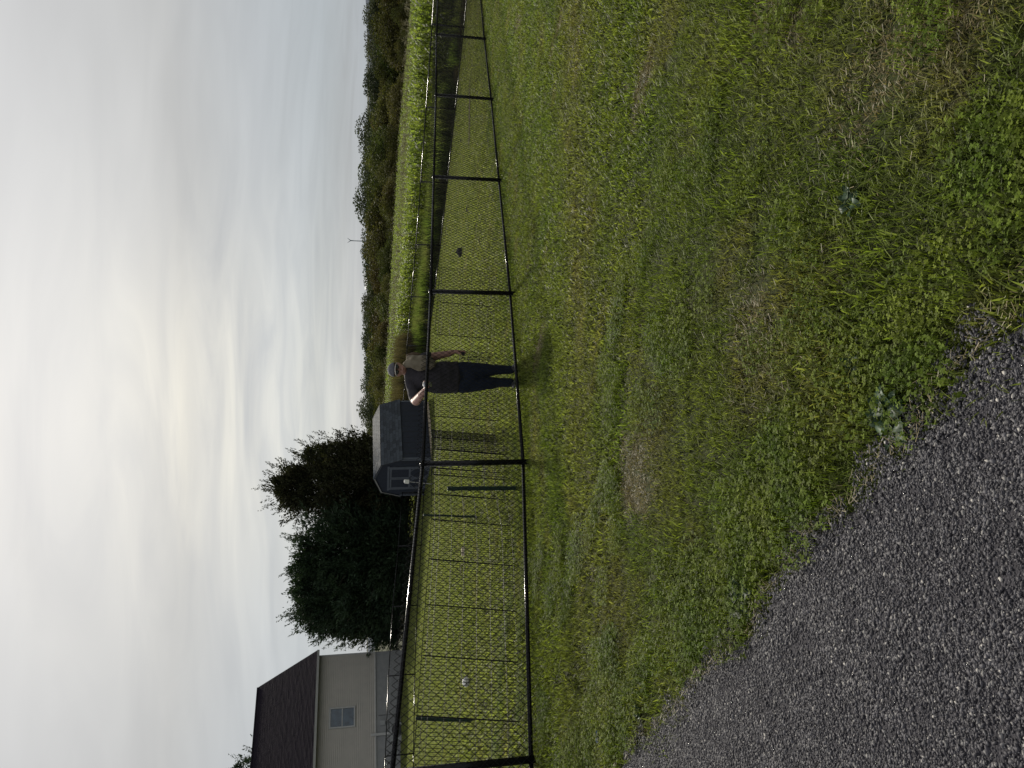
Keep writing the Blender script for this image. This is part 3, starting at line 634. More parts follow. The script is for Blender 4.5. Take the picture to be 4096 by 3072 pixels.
# ------------------------------------------------------------------ shed
def build_shed():
    fx, fy = -3.83, 38.0; z = EYE-3.42
    sd = Vector((.69, .724, 0)).normalized(); wd = Vector((-.724, .69, 0)).normalized()   # along side, along front (to the left)
    W_, L_ = 2.95, 4.2
    o = empty('garden_shed', (fx, fy, z), label='dark blue-grey gambrel garden shed with panelled double doors beside the fence corner', cat='shed')
    m4 = Matrix.Identity(4); m4.col[0][:3] = sd; m4.col[1][:3] = wd; m4.col[3][:3] = (fx, fy, z); o.matrix_world = m4
    # local: x along the side (0..L), y across the front (0..W)
    eave, brk, pk = 1.62, 2.62, 2.98; by = .38
    prof = [(0, eave), (by, brk), (W_/2, pk), (W_-by, brk), (W_, eave)]
    b = MB(); pts = [(0, .12)]+prof+[(W_, .12)]
    n = len(pts); b.add([(0, *p) for p in pts]+[(L_, *p) for p in pts], [tuple(range(n))[::-1], tuple(range(n, 2*n))]+[(i, (i+1) % n, n+(i+1) % n, n+i) for i in range(n)])
    wl = b.build('wall', M['shed_wall'], o)
    b = MB(); 
    for i in range(1, 11): b.box((L_*i/11, -.004, .87), (.012, .008, 1.44))
    for i in range(1, 4): b.box((-.004, .06+.08*i, .9), (.008, .01, 1.4)); b.box((-.004, W_-.06-.08*i, .9), (.008, .01, 1.4))
    b.build('siding_groove', M['dark'], o, kind='stuff')
    for (c_, d_) in (((-.012, .045, .88), (.024, .09, 1.5)), ((-.012, W_-.045, .88), (.024, .09, 1.5)), ((.045, -.013, .88), (.09, .022, 1.5)), ((L_-.045, -.013, .88), (.09, .022, 1.5))):
        b = MB(); b.box(c_, d_); b.build('corner_trim', M['shed_trim'], o)
    b = MB(); b.box((L_/2, W_/2, .05), (L_-.05, W_-.05, .14)); b.build('skid_base', M['wood'], o)
    # rakes
    for i in range(4):
        for xx in (-.06, L_+.06):
            a = Vector((xx, *prof[i])); c_ = Vector((xx, *prof[i+1])); b = MB()
            off = Vector((0, 0, -.05)); b.add([a, c_, c_+off, a+off, a+Vector((.025, 0, 0)), c_+Vector((.025, 0, 0)), c_+off+Vector((.025, 0, 0)), a+off+Vector((.025, 0, 0))], [(0,1,2,3),(4,7,6,5),(0,4,5,1),(1,5,6,2),(2,6,7,3),(3,7,4,0)])
            b.build('rake_trim', M['trimw'] if i >= 2 and xx < 0 else M['shed_trim'], o)
    # roof slopes with single shingles
    rng = random.Random(3)
    for i in range(4):
        a = Vector((0, *prof[i])); c_ = Vector((0, *prof[i+1]))
        if i in (0,): a = a+(a-c_).normalized()*.08
        if i == 3: c_ = c_+(c_-a).normalized()*.08
        dd = c_-a; ln = dd.length; u = dd/ln; nrm = Vector((0, -u.z, u.y))
        b = MB(); t = .03; q = [Vector((-.08, 0, 0)), Vector((L_+.08, 0, 0))]
        vs = [a+q[0]+nrm*.004, a+q[1]+nrm*.004, c_+q[1]+nrm*.004, c_+q[0]+nrm*.004]; vs += [v_+nrm*t for v_ in vs]
        b.add(vs, [(0,1,2,3),(4,7,6,5),(0,4,5,1),(1,5,6,2),(2,6,7,3),(3,7,4,0)])
        rf = b.build('roof_slope', M['dark'], o)
        low, high = (a, c_) if a.z < c_.z else (c_, a); uu = (high-low).normalized()
        nc = max(3, int(round(ln/.155))); ch = ln/nc; ns = 14; sw = (L_+.16)/ns
        if i >= 2: ns = 0
        proto = []
        for row in range(nc):
            for cidx in range(-1, ns+1 if ns else -1):
                x0 = -.08+(cidx+(row % 2)*.5)*sw; x1 = x0+sw-.012; x0 = max(x0, -.085); x1 = min(x1, L_+.085)
                if x1-x0 < .05: continue
                p = low+uu*(row*ch); lift = .010+rng.uniform(0, .006)
                e0 = p+nrm*(t+lift+.004); e1 = p+uu*(ch*1.04)+nrm*(t+.006)
                vs = [Vector((x0, *e0.yz)), Vector((x1, *e0.yz)), Vector((x1, *e1.yz)), Vector((x0, *e1.yz))]; vs += [v_-nrm*(.010) for v_ in vs]
                b = MB(); b.add(vs, [(0,1,2,3),(4,7,6,5),(0,4,5,1),(1,5,6,2),(2,6,7,3),(3,7,4,0)]); b.build('shingle', SHM[rng.randrange(4)], rf)
    # door frame, two leaves with panels, braces
    dw0, dw1, dtop = .62, W_-.62, 2.22
    for (c_, d_) in (((-.02, dw0, 1.17), (.04, .10, 2.1)), ((-.02, dw1, 1.17), (.04, .10, 2.1)), ((-.02, W_/2, dtop+.03), (.042, dw1-dw0+.22, .10))):
        b = MB(); b.box(c_, d_); b.build('door_frame', M['shed_trim'], o)
    for k_ in (0, 1):
        y0 = dw0+.05 if k_ == 0 else W_/2+.01; y1 = W_/2-.01 if k_ == 0 else dw1-.05; yc = (y0+y1)/2
        b = MB(); b.box((-.012, yc, 1.15), (.022, y1-y0, 2.05)); dr = b.build('door', M['shed_wall'], o)
        for (c_, d_) in (((-.03, y0+.04, 1.15), (.014, .08, 2.05)), ((-.03, y1-.04, 1.15), (.014, .08, 2.05)), ((-.031, yc, 2.13), (.014, y1-y0, .09)), ((-.031, yc, 1.16), (.014, y1-y0, .09)), ((-.031, yc, .17), (.014, y1-y0, .09))):
            b = MB(); b.box(c_, d_); b.build('door_batten', M['shed_trim'], dr)
        for (yy_, zz_, an) in ((y0+.15, 1.02, .78), (y1-.15, 1.02, -.78), (y0+.15, .31, -.78), (y1-.15, .31, .78)):
            b = MB(); b.box((-.032, yy_, zz_), (.012, .30, .05), Matrix.Rotation(an, 3, 'X')); b.build('corner_brace', M['shed_trim'], dr)
    b = MB(); b.box((-.045, W_/2-.05, 1.14), (.03, .02, .1)); b.box((-.045, W_/2+.05, 1.14), (.03, .02, .1)); b.build('door_handle', M['dark'], o)
    b = MB(); b.add([(-1.3, dw0-.1, -.02), (-1.3, dw1+.1, -.02), (0, dw1+.1, .14), (0, dw0-.1, .14), (-1.3, dw0-.1, -.1), (-1.3, dw1+.1, -.1), (0, dw1+.1, .0), (0, dw0-.1, .0)], [(0,1,2,3),(4,7,6,5),(0,4,5,1),(2,6,7,3),(1,5,6,2),(0,3,7,4)]); b.build('ramp', M['foundation'], o)
SHM = [mat('shed_shingle', tuple(v_*q for v_ in (.048, .058, .070)), tuple(v_*q for v_ in (.036, .043, .053)), 25, .85, .35, bump=.3, bscale=70) for q in (.75, .95, 1.1, 1.3)]
build_shed()
# white box on a leaning pole in front of the shed
o = empty('post_lamp', (-4.55, 34.6, g1z(-4.55, 34.6)), label='small white box-shaped lamp on a thin leaning pole in front of the shed doors', cat='lamp')
b = MB(); b.tube([(-.12, 0, 0), (.02, 0, 1.12)], .016, 6); b.build('pole', M['trimw'], o)
b = MB(); b.box((.03, 0, 1.21), (.17, .17, .19), Matrix.Rotation(.1, 3, 'Y')); b.build('lamp_box', M['white'], o)
b = MB(); b.tube([(.04, 0, 1.30), (.045, 0, 1.345)], [.125, .06], 4); b.build('lamp_lid', M['white'], o)

# ------------------------------------------------------------------ house
def build_house():
    gx_, gy_ = -16.0, 45.0; zt = EYE
    m4 = Matrix.Identity(4); m4.col[0][:3] = (-.8, -.6, 0); m4.col[1][:3] = (-.6, .8, 0); m4.col[3][:3] = (gx_, gy_, 0)
    o = empty('house', (0, 0, 0), label='pale sided house with dark brown shingle roof at the left side', cat='house'); o.matrix_world = m4
    # local x: along the visible wall to the left, y: away from us into the house, z world
    Lw, dp = 13.0, 12.5; z0 = zt-2.75; zf = zt-.535; ze = zt+2.86; zr = zt+6.65; rd = 6.25
    b = MB(); b.box((Lw/2, dp/2, (z0+zf)/2), (Lw, dp, zf-z0)); b.build('foundation', M['foundation'], o)
    b = MB(); b.box((Lw/2, dp/2, (zf+ze)/2), (Lw-.02, dp-.02, ze-zf)); b.add([(0.01, .01, ze), (.01, dp/2, zr-.12), (.01, dp-.01, ze)], [(0, 1, 2)]); b.add([(Lw-.01, .01, ze), (Lw-.01, dp/2, zr-.12), (Lw-.01, dp-.01, ze)], [(0, 2, 1)]); b.build('wall', M['siding'], o)
    # clapboards
    b = MB(); nb = 33; hb = (ze-zf-.02)/nb
    wx0, wx1, wz0, wz1 = 3.05, 4.02, zt+.63, zt+1.93
    for i in range(nb):
        zb = zf+i*hb
        for (xa, xb) in (((.09, Lw-.09),) if (zb+hb < wz0-.08 or zb > wz1+.08) else ((.09, wx0-.08), (wx1+.08, Lw-.09))):
            b.add([(xa, -.036, zb), (xb, -.036, zb), (xb, -.004, zb+hb), (xa, -.004, zb+hb), (xa, .0, zb-.004), (xb, .0, zb-.004)], [(0, 1, 2, 3), (0, 4, 5, 1)])
    b.build('siding_boards', M['siding'], o, kind='stuff')
    for xx in (.045, Lw-.045): b = MB(); b.box((xx, -.02, (zf+ze)/2), (.09, .05, ze-zf)); b.build('corner_board', M['trimw'], o)
    b = MB(); b.box((Lw/2, -.025, zf-.03), (Lw, .06, .07)); b.build('base_trim', M['trimw'], o)
    # roof
    ov = .35; sl_ = (zr-ze)/rd
    b = MB()
    rk = -.18
    for (ya, yb, sgn) in ((-ov, rd, 1),):
        za = ze+sl_*ya; b.add([(rk, ya, za), (Lw+.3, ya, za), (Lw+.3, yb, zr), (rk, yb, zr), (rk, ya, za+.12), (Lw+.3, ya, za+.12), (Lw+.3, yb, zr+.12), (rk, yb, zr+.12)], [(0,3,2,1),(4,5,6,7),(0,1,5,4),(1,2,6,5),(2,3,7,6),(3,0,4,7)])
    b.add([(rk, rd, zr), (Lw+.3, rd, zr), (Lw+.3, dp+ov, ze-sl_*ov), (rk, dp+ov, ze-sl_*ov), (rk, rd, zr+.12), (Lw+.3, rd, zr+.12), (Lw+.3, dp+ov, ze-sl_*ov+.12), (rk, dp+ov, ze-sl_*ov+.12)], [(0,3,2,1),(4,5,6,7),(1,2,6,5),(2,3,7,6),(3,0,4,7)])
    rf = b.build('roof', M['dark'], o)
    b = MB(); nc = 50; rng = random.Random(5)
    for i in range(nc):
        y0 = -ov+(rd+ov)*i/nc; y1 = -ov+(rd+ov)*(i+1.05)/nc; x0 = rk-.02
        while x0 < Lw+.3:
            x1 = min(x0+rng.uniform(.25, .6), Lw+.32); lf = rng.uniform(.026, .034)
            za = ze+sl_*y0+.12; zb = ze+sl_*y1+.12
            b.add([(x0, y0, za+lf), (x1, y0, za+lf), (x1, y1, zb+.006), (x0, y1, zb+.006), (x0, y0, za), (x1, y0, za)], [(0, 1, 2, 3), (0, 4, 5, 1)]); x0 = x1+.006
    b.build('shingle_courses', M['house_roof'], rf, kind='stuff')
    b = MB(); b.tube([(rk, rd, zr+.15), (Lw+.3, rd, zr+.15)], .07, 6); b.build('ridge_cap', M['house_roof'], rf)
    b = MB(); b.box((Lw/2, -.02-ov/2, ze-.14), (Lw+.2, ov+.02, .02)); b.build('soffit', M['trimw'], o)
    b = MB(); x0, x1 = rk-.02, Lw+.3; y0 = -ov-.02; zz = ze-sl_*ov-.02
    b.add([(x0, y0-.12, zz+.13), (x1, y0-.12, zz+.13), (x1, y0-.09, zz), (x0, y0-.09, zz), (x1, y0, zz), (x0, y0, zz), (x0, y0, zz+.13), (x1, y0, zz+.13)], [(0,3,2,1),(3,5,4,2),(5,6,7,4),(0,6,5,3),(1,2,4,7)])
    b.build('gutter', M['trimw'], o)
    # window
    wn = empty('window', (0, 0, 0)); wn.parent = o
    cxm = (wx0+wx1)/2
    for (c_, d_) in (((wx0-.035, -.03, (wz0+wz1)/2), (.08, .07, wz1-wz0+.15)), ((wx1+.035, -.03, (wz0+wz1)/2), (.08, .07, wz1-wz0+.15)), ((cxm, -.03, wz1+.035), (wx1-wx0-.01, .07, .08)), ((cxm, -.03, wz0-.035), (wx1-wx0-.01, .08, .08)), ((cxm, -.02, (wz0+wz1)/2+.0), (wx1-wx0-.01, .04, .05))):
        b = MB(); b.box(c_, d_); b.build('window_frame', M['trimw'], wn)
    for (za, zb) in ((wz0, (wz0+wz1)/2-.025), ((wz0+wz1)/2+.025, wz1)):
        b = MB(); b.box((cxm, .004, (za+zb)/2), (wx1-wx0-.02, .012, zb-za)); b.build('pane', M['glass'], wn)
    # conduit, box, outdoor unit
    b = MB(); b.box((4.6, -.06, zf-.42), (.13, .08, 1.3)); b.build('conduit_cover', M['trimw'], o)
    b = MB(); b.box((4.02, -.06, zf-.42), (.24, .12, .26)); bx = b.build('electrical_box', M['fan'], o)
    b = MB(); b.tube([(4.0, -.06, zf-.55), (4.0, -.06, zf-.75), (4.3, -.06, zf-.78)], .015, 6); b.build('cable', M['dark'], bx)
    b = MB(); b.tube([(3.6, -.05, zf-.2), (3.6, -.05, zf-1.05)], .012, 5); b.build('cable', M['dark'], o)
    hp = empty('heat_pump', (0, 0, 0), label='grey outdoor heat pump unit with round fan grille against the house foundation', cat='heat pump'); hp.matrix_world = m4
    zb = z0+.55; 
    b = MB(); b.box((4.65, -.45, zb+.45), (.95, .36, .8)); b.build('casing', M['fan'], hp)
    b = MB(); b.tube([(4.55, -.634, zb+.45), (4.55, -.645, zb+.45)], .31, 24); b.build('fan_grille', M['dark'], hp)
    for xx in (4.3, 5.0): b = MB(); b.box((xx, -.45, zb-.02), (.08, .4, .14)); b.build('foot', M['white'], hp)
build_house()

# ------------------------------------------------------------------ trees
def leafcards(P, S, D, seed, up=.3):
    """elongated leaf cards: P points, S sizes, D directions (n,3)"""
    r = np.random.RandomState(seed); n = len(P)
    D = D/np.linalg.norm(D, axis=1)[:, None]
    q = r.normal(size=(n, 3)); q = np.cross(D, q); q /= np.linalg.norm(q, axis=1)[:, None]+1e-9
    a = P; b = P+D*S[:, None]*.5+q*S[:, None]*up; c = P+D*S[:, None]; d = P+D*S[:, None]*.5-q*S[:, None]*up
    V = np.stack([a, b, c, d], 1).reshape(-1, 3); F = np.arange(4*n).reshape(-1, 4); return V, F
def crown_deciduous(seed, n=15000, flat=.8):
    r = np.random.RandomState(seed); nb = 26; P = []; D = []
    cs = r.normal(size=(nb, 3)); cs /= np.linalg.norm(cs, axis=1)[:, None]; cs *= (r.uniform(.25, .78, nb))[:, None]; cs[:, 2] *= flat; cs[:, 2] = cs[:, 2]
    rs = r.uniform(.18, .42, nb)
    for i in range(nb):
        m_ = int(n*rs[i]**2/np.sum(rs**2)); d = r.normal(size=(m_, 3)); d /= np.linalg.norm(d, axis=1)[:, None]
        P.append(cs[i]+d*rs[i]*(r.uniform(.30, 1.08, m_)**.5)[:, None]); D.append(d+r.normal(size=(m_, 3))*.7)
    P = np.concatenate(P); D = np.concatenate(D); S = r.uniform(.030, .068, len(P))
    V, F = leafcards(P, S, D, seed, .38); V[:, 2] += .9
    return V, F, np.repeat(r.rand(len(P)), 4)
def trunk_mesh(seed, name='trunk'):
    r = random.Random(seed); b = MB(); b.tube([(0, 0, -.15), (.01, 0, .25), (.03, .02, .6), (.0, .03, 1.1)], [.045, .038, .028, .012], 7)
    for i in range(6):
        a = r.random()*6.28; z = r.uniform(.35, .8); b.tube([(0.01, 0, z), (.2*math.cos(a), .2*math.sin(a), z+.2), (.45*math.cos(a), .45*math.sin(a), z+.45)], [.02, .014, .005], 5)
    return b.mesh(name, M['bark'])
NV = 8
crN = []; crF = []
for i in range(NV):
    V, F, rn = crown_deciduous(200+i); crN.append(mesh_np('crown', V, F, M['wood_near'], rn)); crF.append(mesh_np('crown', V, F, M['wood_far'], rn))
tks = [trunk_mesh(i) for i in range(3)]
prof = [(0, 930, 790), (700, 929, 790)]
SKY = [(-200,788),(729,790),(759,790),(789,780),(829,778),(869,783),(919,778),(959,785),(999,778),(1029,791),(1069,779),(1099,783),(1139,786),(1179,780),(1229,775),(1269,772),(1309,778),(1359,775),(1429,788),(1479,790),(1529,786),(1600,790),(1659,785),(1900,786)]
def tau(rat, V):                      # depression slope of an image height V (2212-px scale)
    yy = (1106-V)/1600; return (-.1942+.981*yy)/(.981+.1942*yy)
su = np.array([q[0] for q in SKY], float); sv = np.array([q[1] for q in SKY], float)
def skyline(rat): return float(tau(0, np.interp(829.5+rat*1600*1.01, su, sv)))
def ptree(x, y, ztop, crowns, label, group, cat='tree', wmul=1.0):
    zg = g1z(x, y); h = max(3.5, ztop-zg); s = h/1.70
    o = empty('tree', (x, y, zg), random.random()*6.28, label=label, cat=cat, group=group); o.scale = (s*wmul, s*wmul, s)
    t = link('trunk', random.choice(tks), o); link('crown', random.choice(crowns), o)
    return o
rng = random.Random(11)
# back row against the sky, middle row, front row at the field edge
ORD = ['first', 'second', 'third', 'fourth', 'fifth', 'sixth', 'seventh', 'eighth', 'ninth', 'tenth', 'eleventh', 'twelfth', 'thirteenth', 'fourteenth', 'fifteenth', 'sixteenth', 'seventeenth', 'eighteenth', 'nineteenth', 'twentieth']
def place(i, n): return ORD[i]+' from the left' if i < n/2 else (ORD[n-1-i]+' from the right')
def tbl(rat): return -.058*max(0, min(1, (rat+.05)/.55))-.018
nb_ = 30
for i in range(nb_):
    rat = -.15+i*.74/(nb_-1)+rng.uniform(-.008, .008); y = rng.uniform(200, 232); x = rat*y
    ptree(x, y, EYE+(skyline(rat)+rng.uniform(-.003, .003))*y, crF, 'tree topping the skyline, %s in the back row of the wood' % place(i, nb_), 'trees along the skyline of the wood', wmul=rng.uniform(1.25, 1.8))
nb_ = 26
for i in range(nb_):
    rat = -.15+i*.74/(nb_-1)+rng.uniform(-.01, .01); y = rng.uniform(162, 185); x = rat*y; t0 = skyline(rat); tb = tbl(rat)
    ptree(x, y, EYE+(t0-.17*(t0-tb)+rng.uniform(-.005, .004))*y, crN, 'dull green tree, %s in the middle row of the wood' % place(i, nb_), 'trees in the middle of the wood', wmul=rng.uniform(1.1, 1.6))
nb_ = 28
for i in range(nb_):
    rat = -.15+i*.74/(nb_-1)+rng.uniform(-.01, .01); y = rng.uniform(128, 145); x = rat*y; t0 = skyline(rat); tb = tbl(rat)
    ptree(x, y, EYE+(t0-.55*(t0-tb)+rng.uniform(-.008, .008))*y, crN, 'olive-brown tree, %s in the front row of the wood' % place(i, nb_), 'trees along the far edge of the corn field', wmul=rng.uniform(1.0, 1.5))
# a distant wooded ridge at the right
V = []; F = []
hx = np.linspace(-900, 1500, 160); hy = [700, 860, 1050]
for j, yy_ in enumerate(hy):
    for a in hx: V.append((a, yy_, (-20 if j == 0 else EYE+(-.004+.0035*noise.noise(Vector((a*.004, 3, 0)))+.0055*min(1, max(0, (a-380)/60)))*860 if j == 1 else -20)+(2.5*noise.noise(Vector((a*.05, 1, 0))) if j == 1 else 0)))
n = len(hx)
for j in range(2): F += [(j*n+i, j*n+i+1, (j+1)*n+i+1, (j+1)*n+i) for i in range(n-1)]
hm = mat('ridge_forest', (.035, .05, .075), (.05, .065, .09), .03, .95, .1, coord='pos')  # blue of the smoky far air painted into the forest colour
link('hills', mesh_np('hills', np.array(V), F, hm, smooth=True), kind='structure')

def frond_tree(name, x, y, H_, Rad, seed, matl, label, nb=330, shoots=26, lumps=None, card=.20, droop=.0, prof_p=.75, leanx=0., spike=.25):
    """evergreen: trunk, limbs and many feathery sprays of small leaf cards"""
    r = np.random.RandomState(seed); zg = g1z(x, y)
    o = empty(name, (x, y, zg), label=label, cat='tree')
    P = []; D = []; S = []; tb = MB(); tb.tube([(0, 0, -.2), (leanx*.3, 0, H_*.4), (leanx*.8, 0, H_*.75), (leanx, 0, H_*.95)], [.22, .16, .08, .02], 8)
    for i in range(nb):
        t = r.rand()**1.35*.97+.005; zb = t*H_
        rad = Rad*((1-t)**prof_p)*(.72+.5*noise.noise(Vector((t*5+seed, i % 7*.6, seed))))+.12
        a = r.rand()*6.283; rad *= (1+.22*math.sin(2*a+seed)+.15*math.sin(3*a+seed*2)); rad *= r.uniform(.75, 1.0)+(spike if r.rand() < .14 else 0)
        rise = r.uniform(.15, .6)*(1-droop*2); x0 = leanx*t**1.3
        p0 = np.array([x0, 0, zb*.93]); p1 = p0+np.array([math.cos(a)*rad, math.sin(a)*rad, rad*rise])
        if i % 5 == 0: tb.tube([tuple(p0), tuple(p0*.5+p1*.5-np.array([0, 0, .03])), tuple(p1)], [.035, .02, .006], 4, False)
        m_ = int(16+rad*17)
        s = r.uniform(.25, 1, m_)**.7; c = p0+(p1-p0)*s[:, None]
        sp = .10+.24*(1-s)*min(1, rad)
        c = c+r.normal(size=(m_, 3))*sp[:, None]
        d = (p1-p0)/np.linalg.norm(p1-p0)+r.normal(size=(m_, 3))*.55+np.array([0, 0, .25-droop])
        P.append(c); D.append(d); S.append(r.uniform(.55, 1.35, m_)*card)
        # feathery tip
        m2 = 7; s = np.linspace(.9, 1.12, m2); c = p0+(p1-p0)*s[:, None]; P.append(c); D.append((p1-p0)/np.linalg.norm(p1-p0)+r.normal(size=(m2, 3))*.45+np.array([0, 0, .2])); S.append(np.full(m2, card*.85))
    # feathery shoots standing out of the crown
    for i in range(shoots):
        t = r.uniform(.45, .97); a = r.rand()*6.283; rad = Rad*((1-t)**prof_p)*r.uniform(.7, 1.0); ln_ = r.uniform(.6, 1.25); m2 = int(ln_*48); s = r.rand(m2)**.7
        c0 = np.array([leanx*t+math.cos(a)*rad, math.sin(a)*rad, t*H_]); dd_ = np.array([math.cos(a)*.55, math.sin(a)*.55, .75+.3*r.rand()])
        P.append(c0+dd_*ln_*s[:, None]+r.normal(size=(m2, 3))*(.13*(1.05-s))[:, None]); D.append(dd_+r.normal(size=(m2, 3))*.5); S.append(r.uniform(.6, 1.1, m2)*card*.75*(1.2-.6*s))
    # leader shoots
    for i in range(5):
        c0 = np.array([leanx+r.uniform(-.25, .25), r.uniform(-.25, .25), H_*r.uniform(.88, .97)]); m2 = 16; s = np.linspace(0, 1, m2)
        P.append(c0+np.array([r.uniform(-.2, .2), 0, H_*.06])*s[:, None]+r.normal(size=(m2, 3))*.04); D.append(r.normal(size=(m2, 3))*.6+np.array([0, 0, .8])); S.append(np.full(m2, card*.8))
    P = np.concatenate(P); D = np.concatenate(D); S = np.concatenate(S)
    V, F = leafcards(P, S, D, seed, .17)
    tb.build('trunk', M['bark'], o); link('crown', mesh_np('crown', V, F, matl, np.repeat(r.rand(len(P)), 4)), o)
frond_tree('cedar_tree', -6.4, 47.0, 9.1, 3.9, 3, M['cedar'], 'tall dark red-brown cedar rising behind the shed, the highest tree', nb=1000, card=.24, prof_p=.56, leanx=.1, spike=.4, shoots=70)
frond_tree('cedar_tree', -4.7, 48.5, 7.6, 2.4, 5, M['cedar'], 'shorter dark cedar directly behind the shed roof, right of the tallest one', nb=520, card=.24, prof_p=.45, spike=.35, shoots=40)
frond_tree('conifer_tree', -9.8, 44.6, 7.1, 3.2, 7, M['spruce'], 'dark green conifer just left of the tall cedar, with feathery tips', nb=900, card=.24, prof_p=.36, spike=.4, shoots=80)
frond_tree('conifer_tree', -12.4, 45.5, 7.1, 3.2, 9, M['spruce'], 'dark green conifer in the middle of the evergreen clump', nb=900, card=.24, prof_p=.36, spike=.4, shoots=80)
frond_tree('conifer_tree', -14.2, 47.4, 6.3, 2.7, 12, M['spruce'], 'dark green conifer touching the right end of the house', nb=620, card=.24, prof_p=.36, spike=.3, shoots=60)
frond_tree('conifer_tree', -30.8, 62.0, 13.4, 3.2, 15, M['spruce'], 'bare-tipped conifer showing over the house roof at the left frame edge', nb=420, card=.25, prof_p=.55, spike=.8)
frond_tree('conifer_tree', -28.4, 60.0, 11.3, 2.4, 18, M['spruce'], 'lower conifer beside the roof slope, right of the bare-tipped one', nb=300, card=.25, prof_p=.6, spike=.7)

# ------------------------------------------------------------------ corn field
def corn_leaves(seed):
    r = np.random.RandomState(seed); V = []; F = []; rn = []; nl = 14
    for i in range(nl):
        z = .25+1.25*i/nl+r.uniform(-.04, .04); a = (i % 2)*3.1416+r.uniform(-.7, .7)+seed; ln = r.uniform(.55, .85)*(1-.35*(i/nl)**2); w_ = r.uniform(.022, .036)
        el = r.uniform(.8, 1.15); dr = r.uniform(1.0, 1.9); px, pz = 0., z; ang = el; q = r.rand(); b = len(V)
        ca, sa = math.cos(a), math.sin(a); ns = 7
        for j in range(ns+1):
            t = j/ns; ww = w_*(math.sin(math.pi*min(1, .18+.82*t)))**.7 if j < ns else .001
            for sd in (-1, 1): V.append((px*ca-sa*ww*sd, px*sa+ca*ww*sd, pz+.012*sd*math.sin(5*t))); rn.append(q)
            px += math.cos(ang)*ln/ns; pz += math.sin(ang)*ln/ns; ang -= dr*2.0*t/ns*2
        F += [(b+2*j, b+2*j+1, b+2*j+3, b+2*j+2) for j in range(ns)]
    return np.array(V), F, rn
def tassel_mb(seed, b):
    r = random.Random(seed)
    b.tube([(0, 0, 1.55), (0, 0, 1.98)], [.006, .003], 3)
    for i in range(6):
        a = i*1.05+r.random(); b.tube([(0, 0, 1.72+.02*i), (.06*math.cos(a), .06*math.sin(a), 1.86+.02*i), (.13*math.cos(a), .13*math.sin(a), 1.88+.015*i)], [.004, .004, .003], 3, False)
cornV = []; stalkM = []; leafM = []; tasM = []
for i in range(4):
    V, F, rn = corn_leaves(300+i); leafM.append(mesh_np('corn_leaves', V, F, M['corn'], rn))
    b = MB(); b.tube([(0, 0, -.05), (0, 0, .9), (0, 0, 1.6)], [.016, .012, .006], 5); stalkM.append(b.mesh('stalk', M['corn']))
    b2 = MB(); tassel_mb(i, b2); tasM.append(b2.mesh('tassel', M['tassel']))
    # joined version for the mass of the field
    bb = MB(); bb.add(V, F); bb.tube([(0, 0, -.05), (0, 0, .9), (0, 0, 1.6)], [.016, .012, .006], 3, False)
    bb.cur = 1
    if i == 1: tassel_mb(i, bb)
    me = bb.mesh('corn_plant', [M['corn'], M['tassel']]); a_ = me.attributes.new('rnd', 'FLOAT', 'POINT'); a_.data.foreach_set('value', list(rn)+[.5]*(len(me.vertices)-len(rn))); cornV.append(me)
du = Vector((-.605, .796)); dn = Vector((.796, .605))         # along the far fence, outward
base0 = Vector((12.7, 26.2))
pts = []; cr_ = np.random.RandomState(6); things = []
row = 0; off = 3.2
def offset0(s):                                                # field starts further out towards the shed
    return 2.3+.08*max(0, s-8)+.22*max(0, s-15)
while off < 95:
    step = .22 if off < 8 else .34 if off < 20 else .7
    s = -26.
    while s < 62:
        s += step*cr_.uniform(.75, 1.25); d_ = off+offset0(s)-3.2
        p = base0+du*s+dn*d_
        x_, y_ = p.x, p.y
        if y_ < 12 or abs(x_) > .66*y_+4 or y_ > 114 or x_ < -16 or (x_ < -1 and y_ < 52): continue
        if row < 1 and 0 < s+8 and s < 22 and len(things) < 150: things.append((x_, y_))
        else: pts.append((x_+cr_.normal()*.05, y_+cr_.normal()*.05))
    off += .76 if off < 20 else 1.0 if off < 45 else 1.5; row += 1
pts = np.array(pts); x, y = pts[:, 0], pts[:, 1]; n = len(x)
far_ = np.clip((y-50)/60, 0, 1)
rot = np.c_[cr_.uniform(-.08, .08, n), cr_.uniform(-.08, .08, n), cr_.uniform(0, 6.28, n)]
hv = 1+.08*nz(x, y, .15, 4)
scatter('corn_field', cornV, np.c_[x, y, gz(x, y)], rot, cr_.uniform(.9, 1.08, n)*hv*(1+.0*far_), cr_.randint(0, 4, n), kind='stuff', label='field of green corn reaching back to the wood', cat='corn')
for i, (x_, y_) in enumerate(things):
    o = empty('corn_plant', (x_, y_, g1z(x_, y_)), cr_.uniform(0, 6.28), label='single green corn plant in the outermost row facing the far fence', cat='corn plant', group='corn plants of the front row behind the far fence')
    s_ = cr_.uniform(.95, 1.12); o.scale = (s_, s_, s_); k_ = i % 4
    link('stalk', stalkM[k_], o); link('corn_leaves', leafM[k_], o)
    if i % 3 == 0: link('tassel', tasM[k_], o)
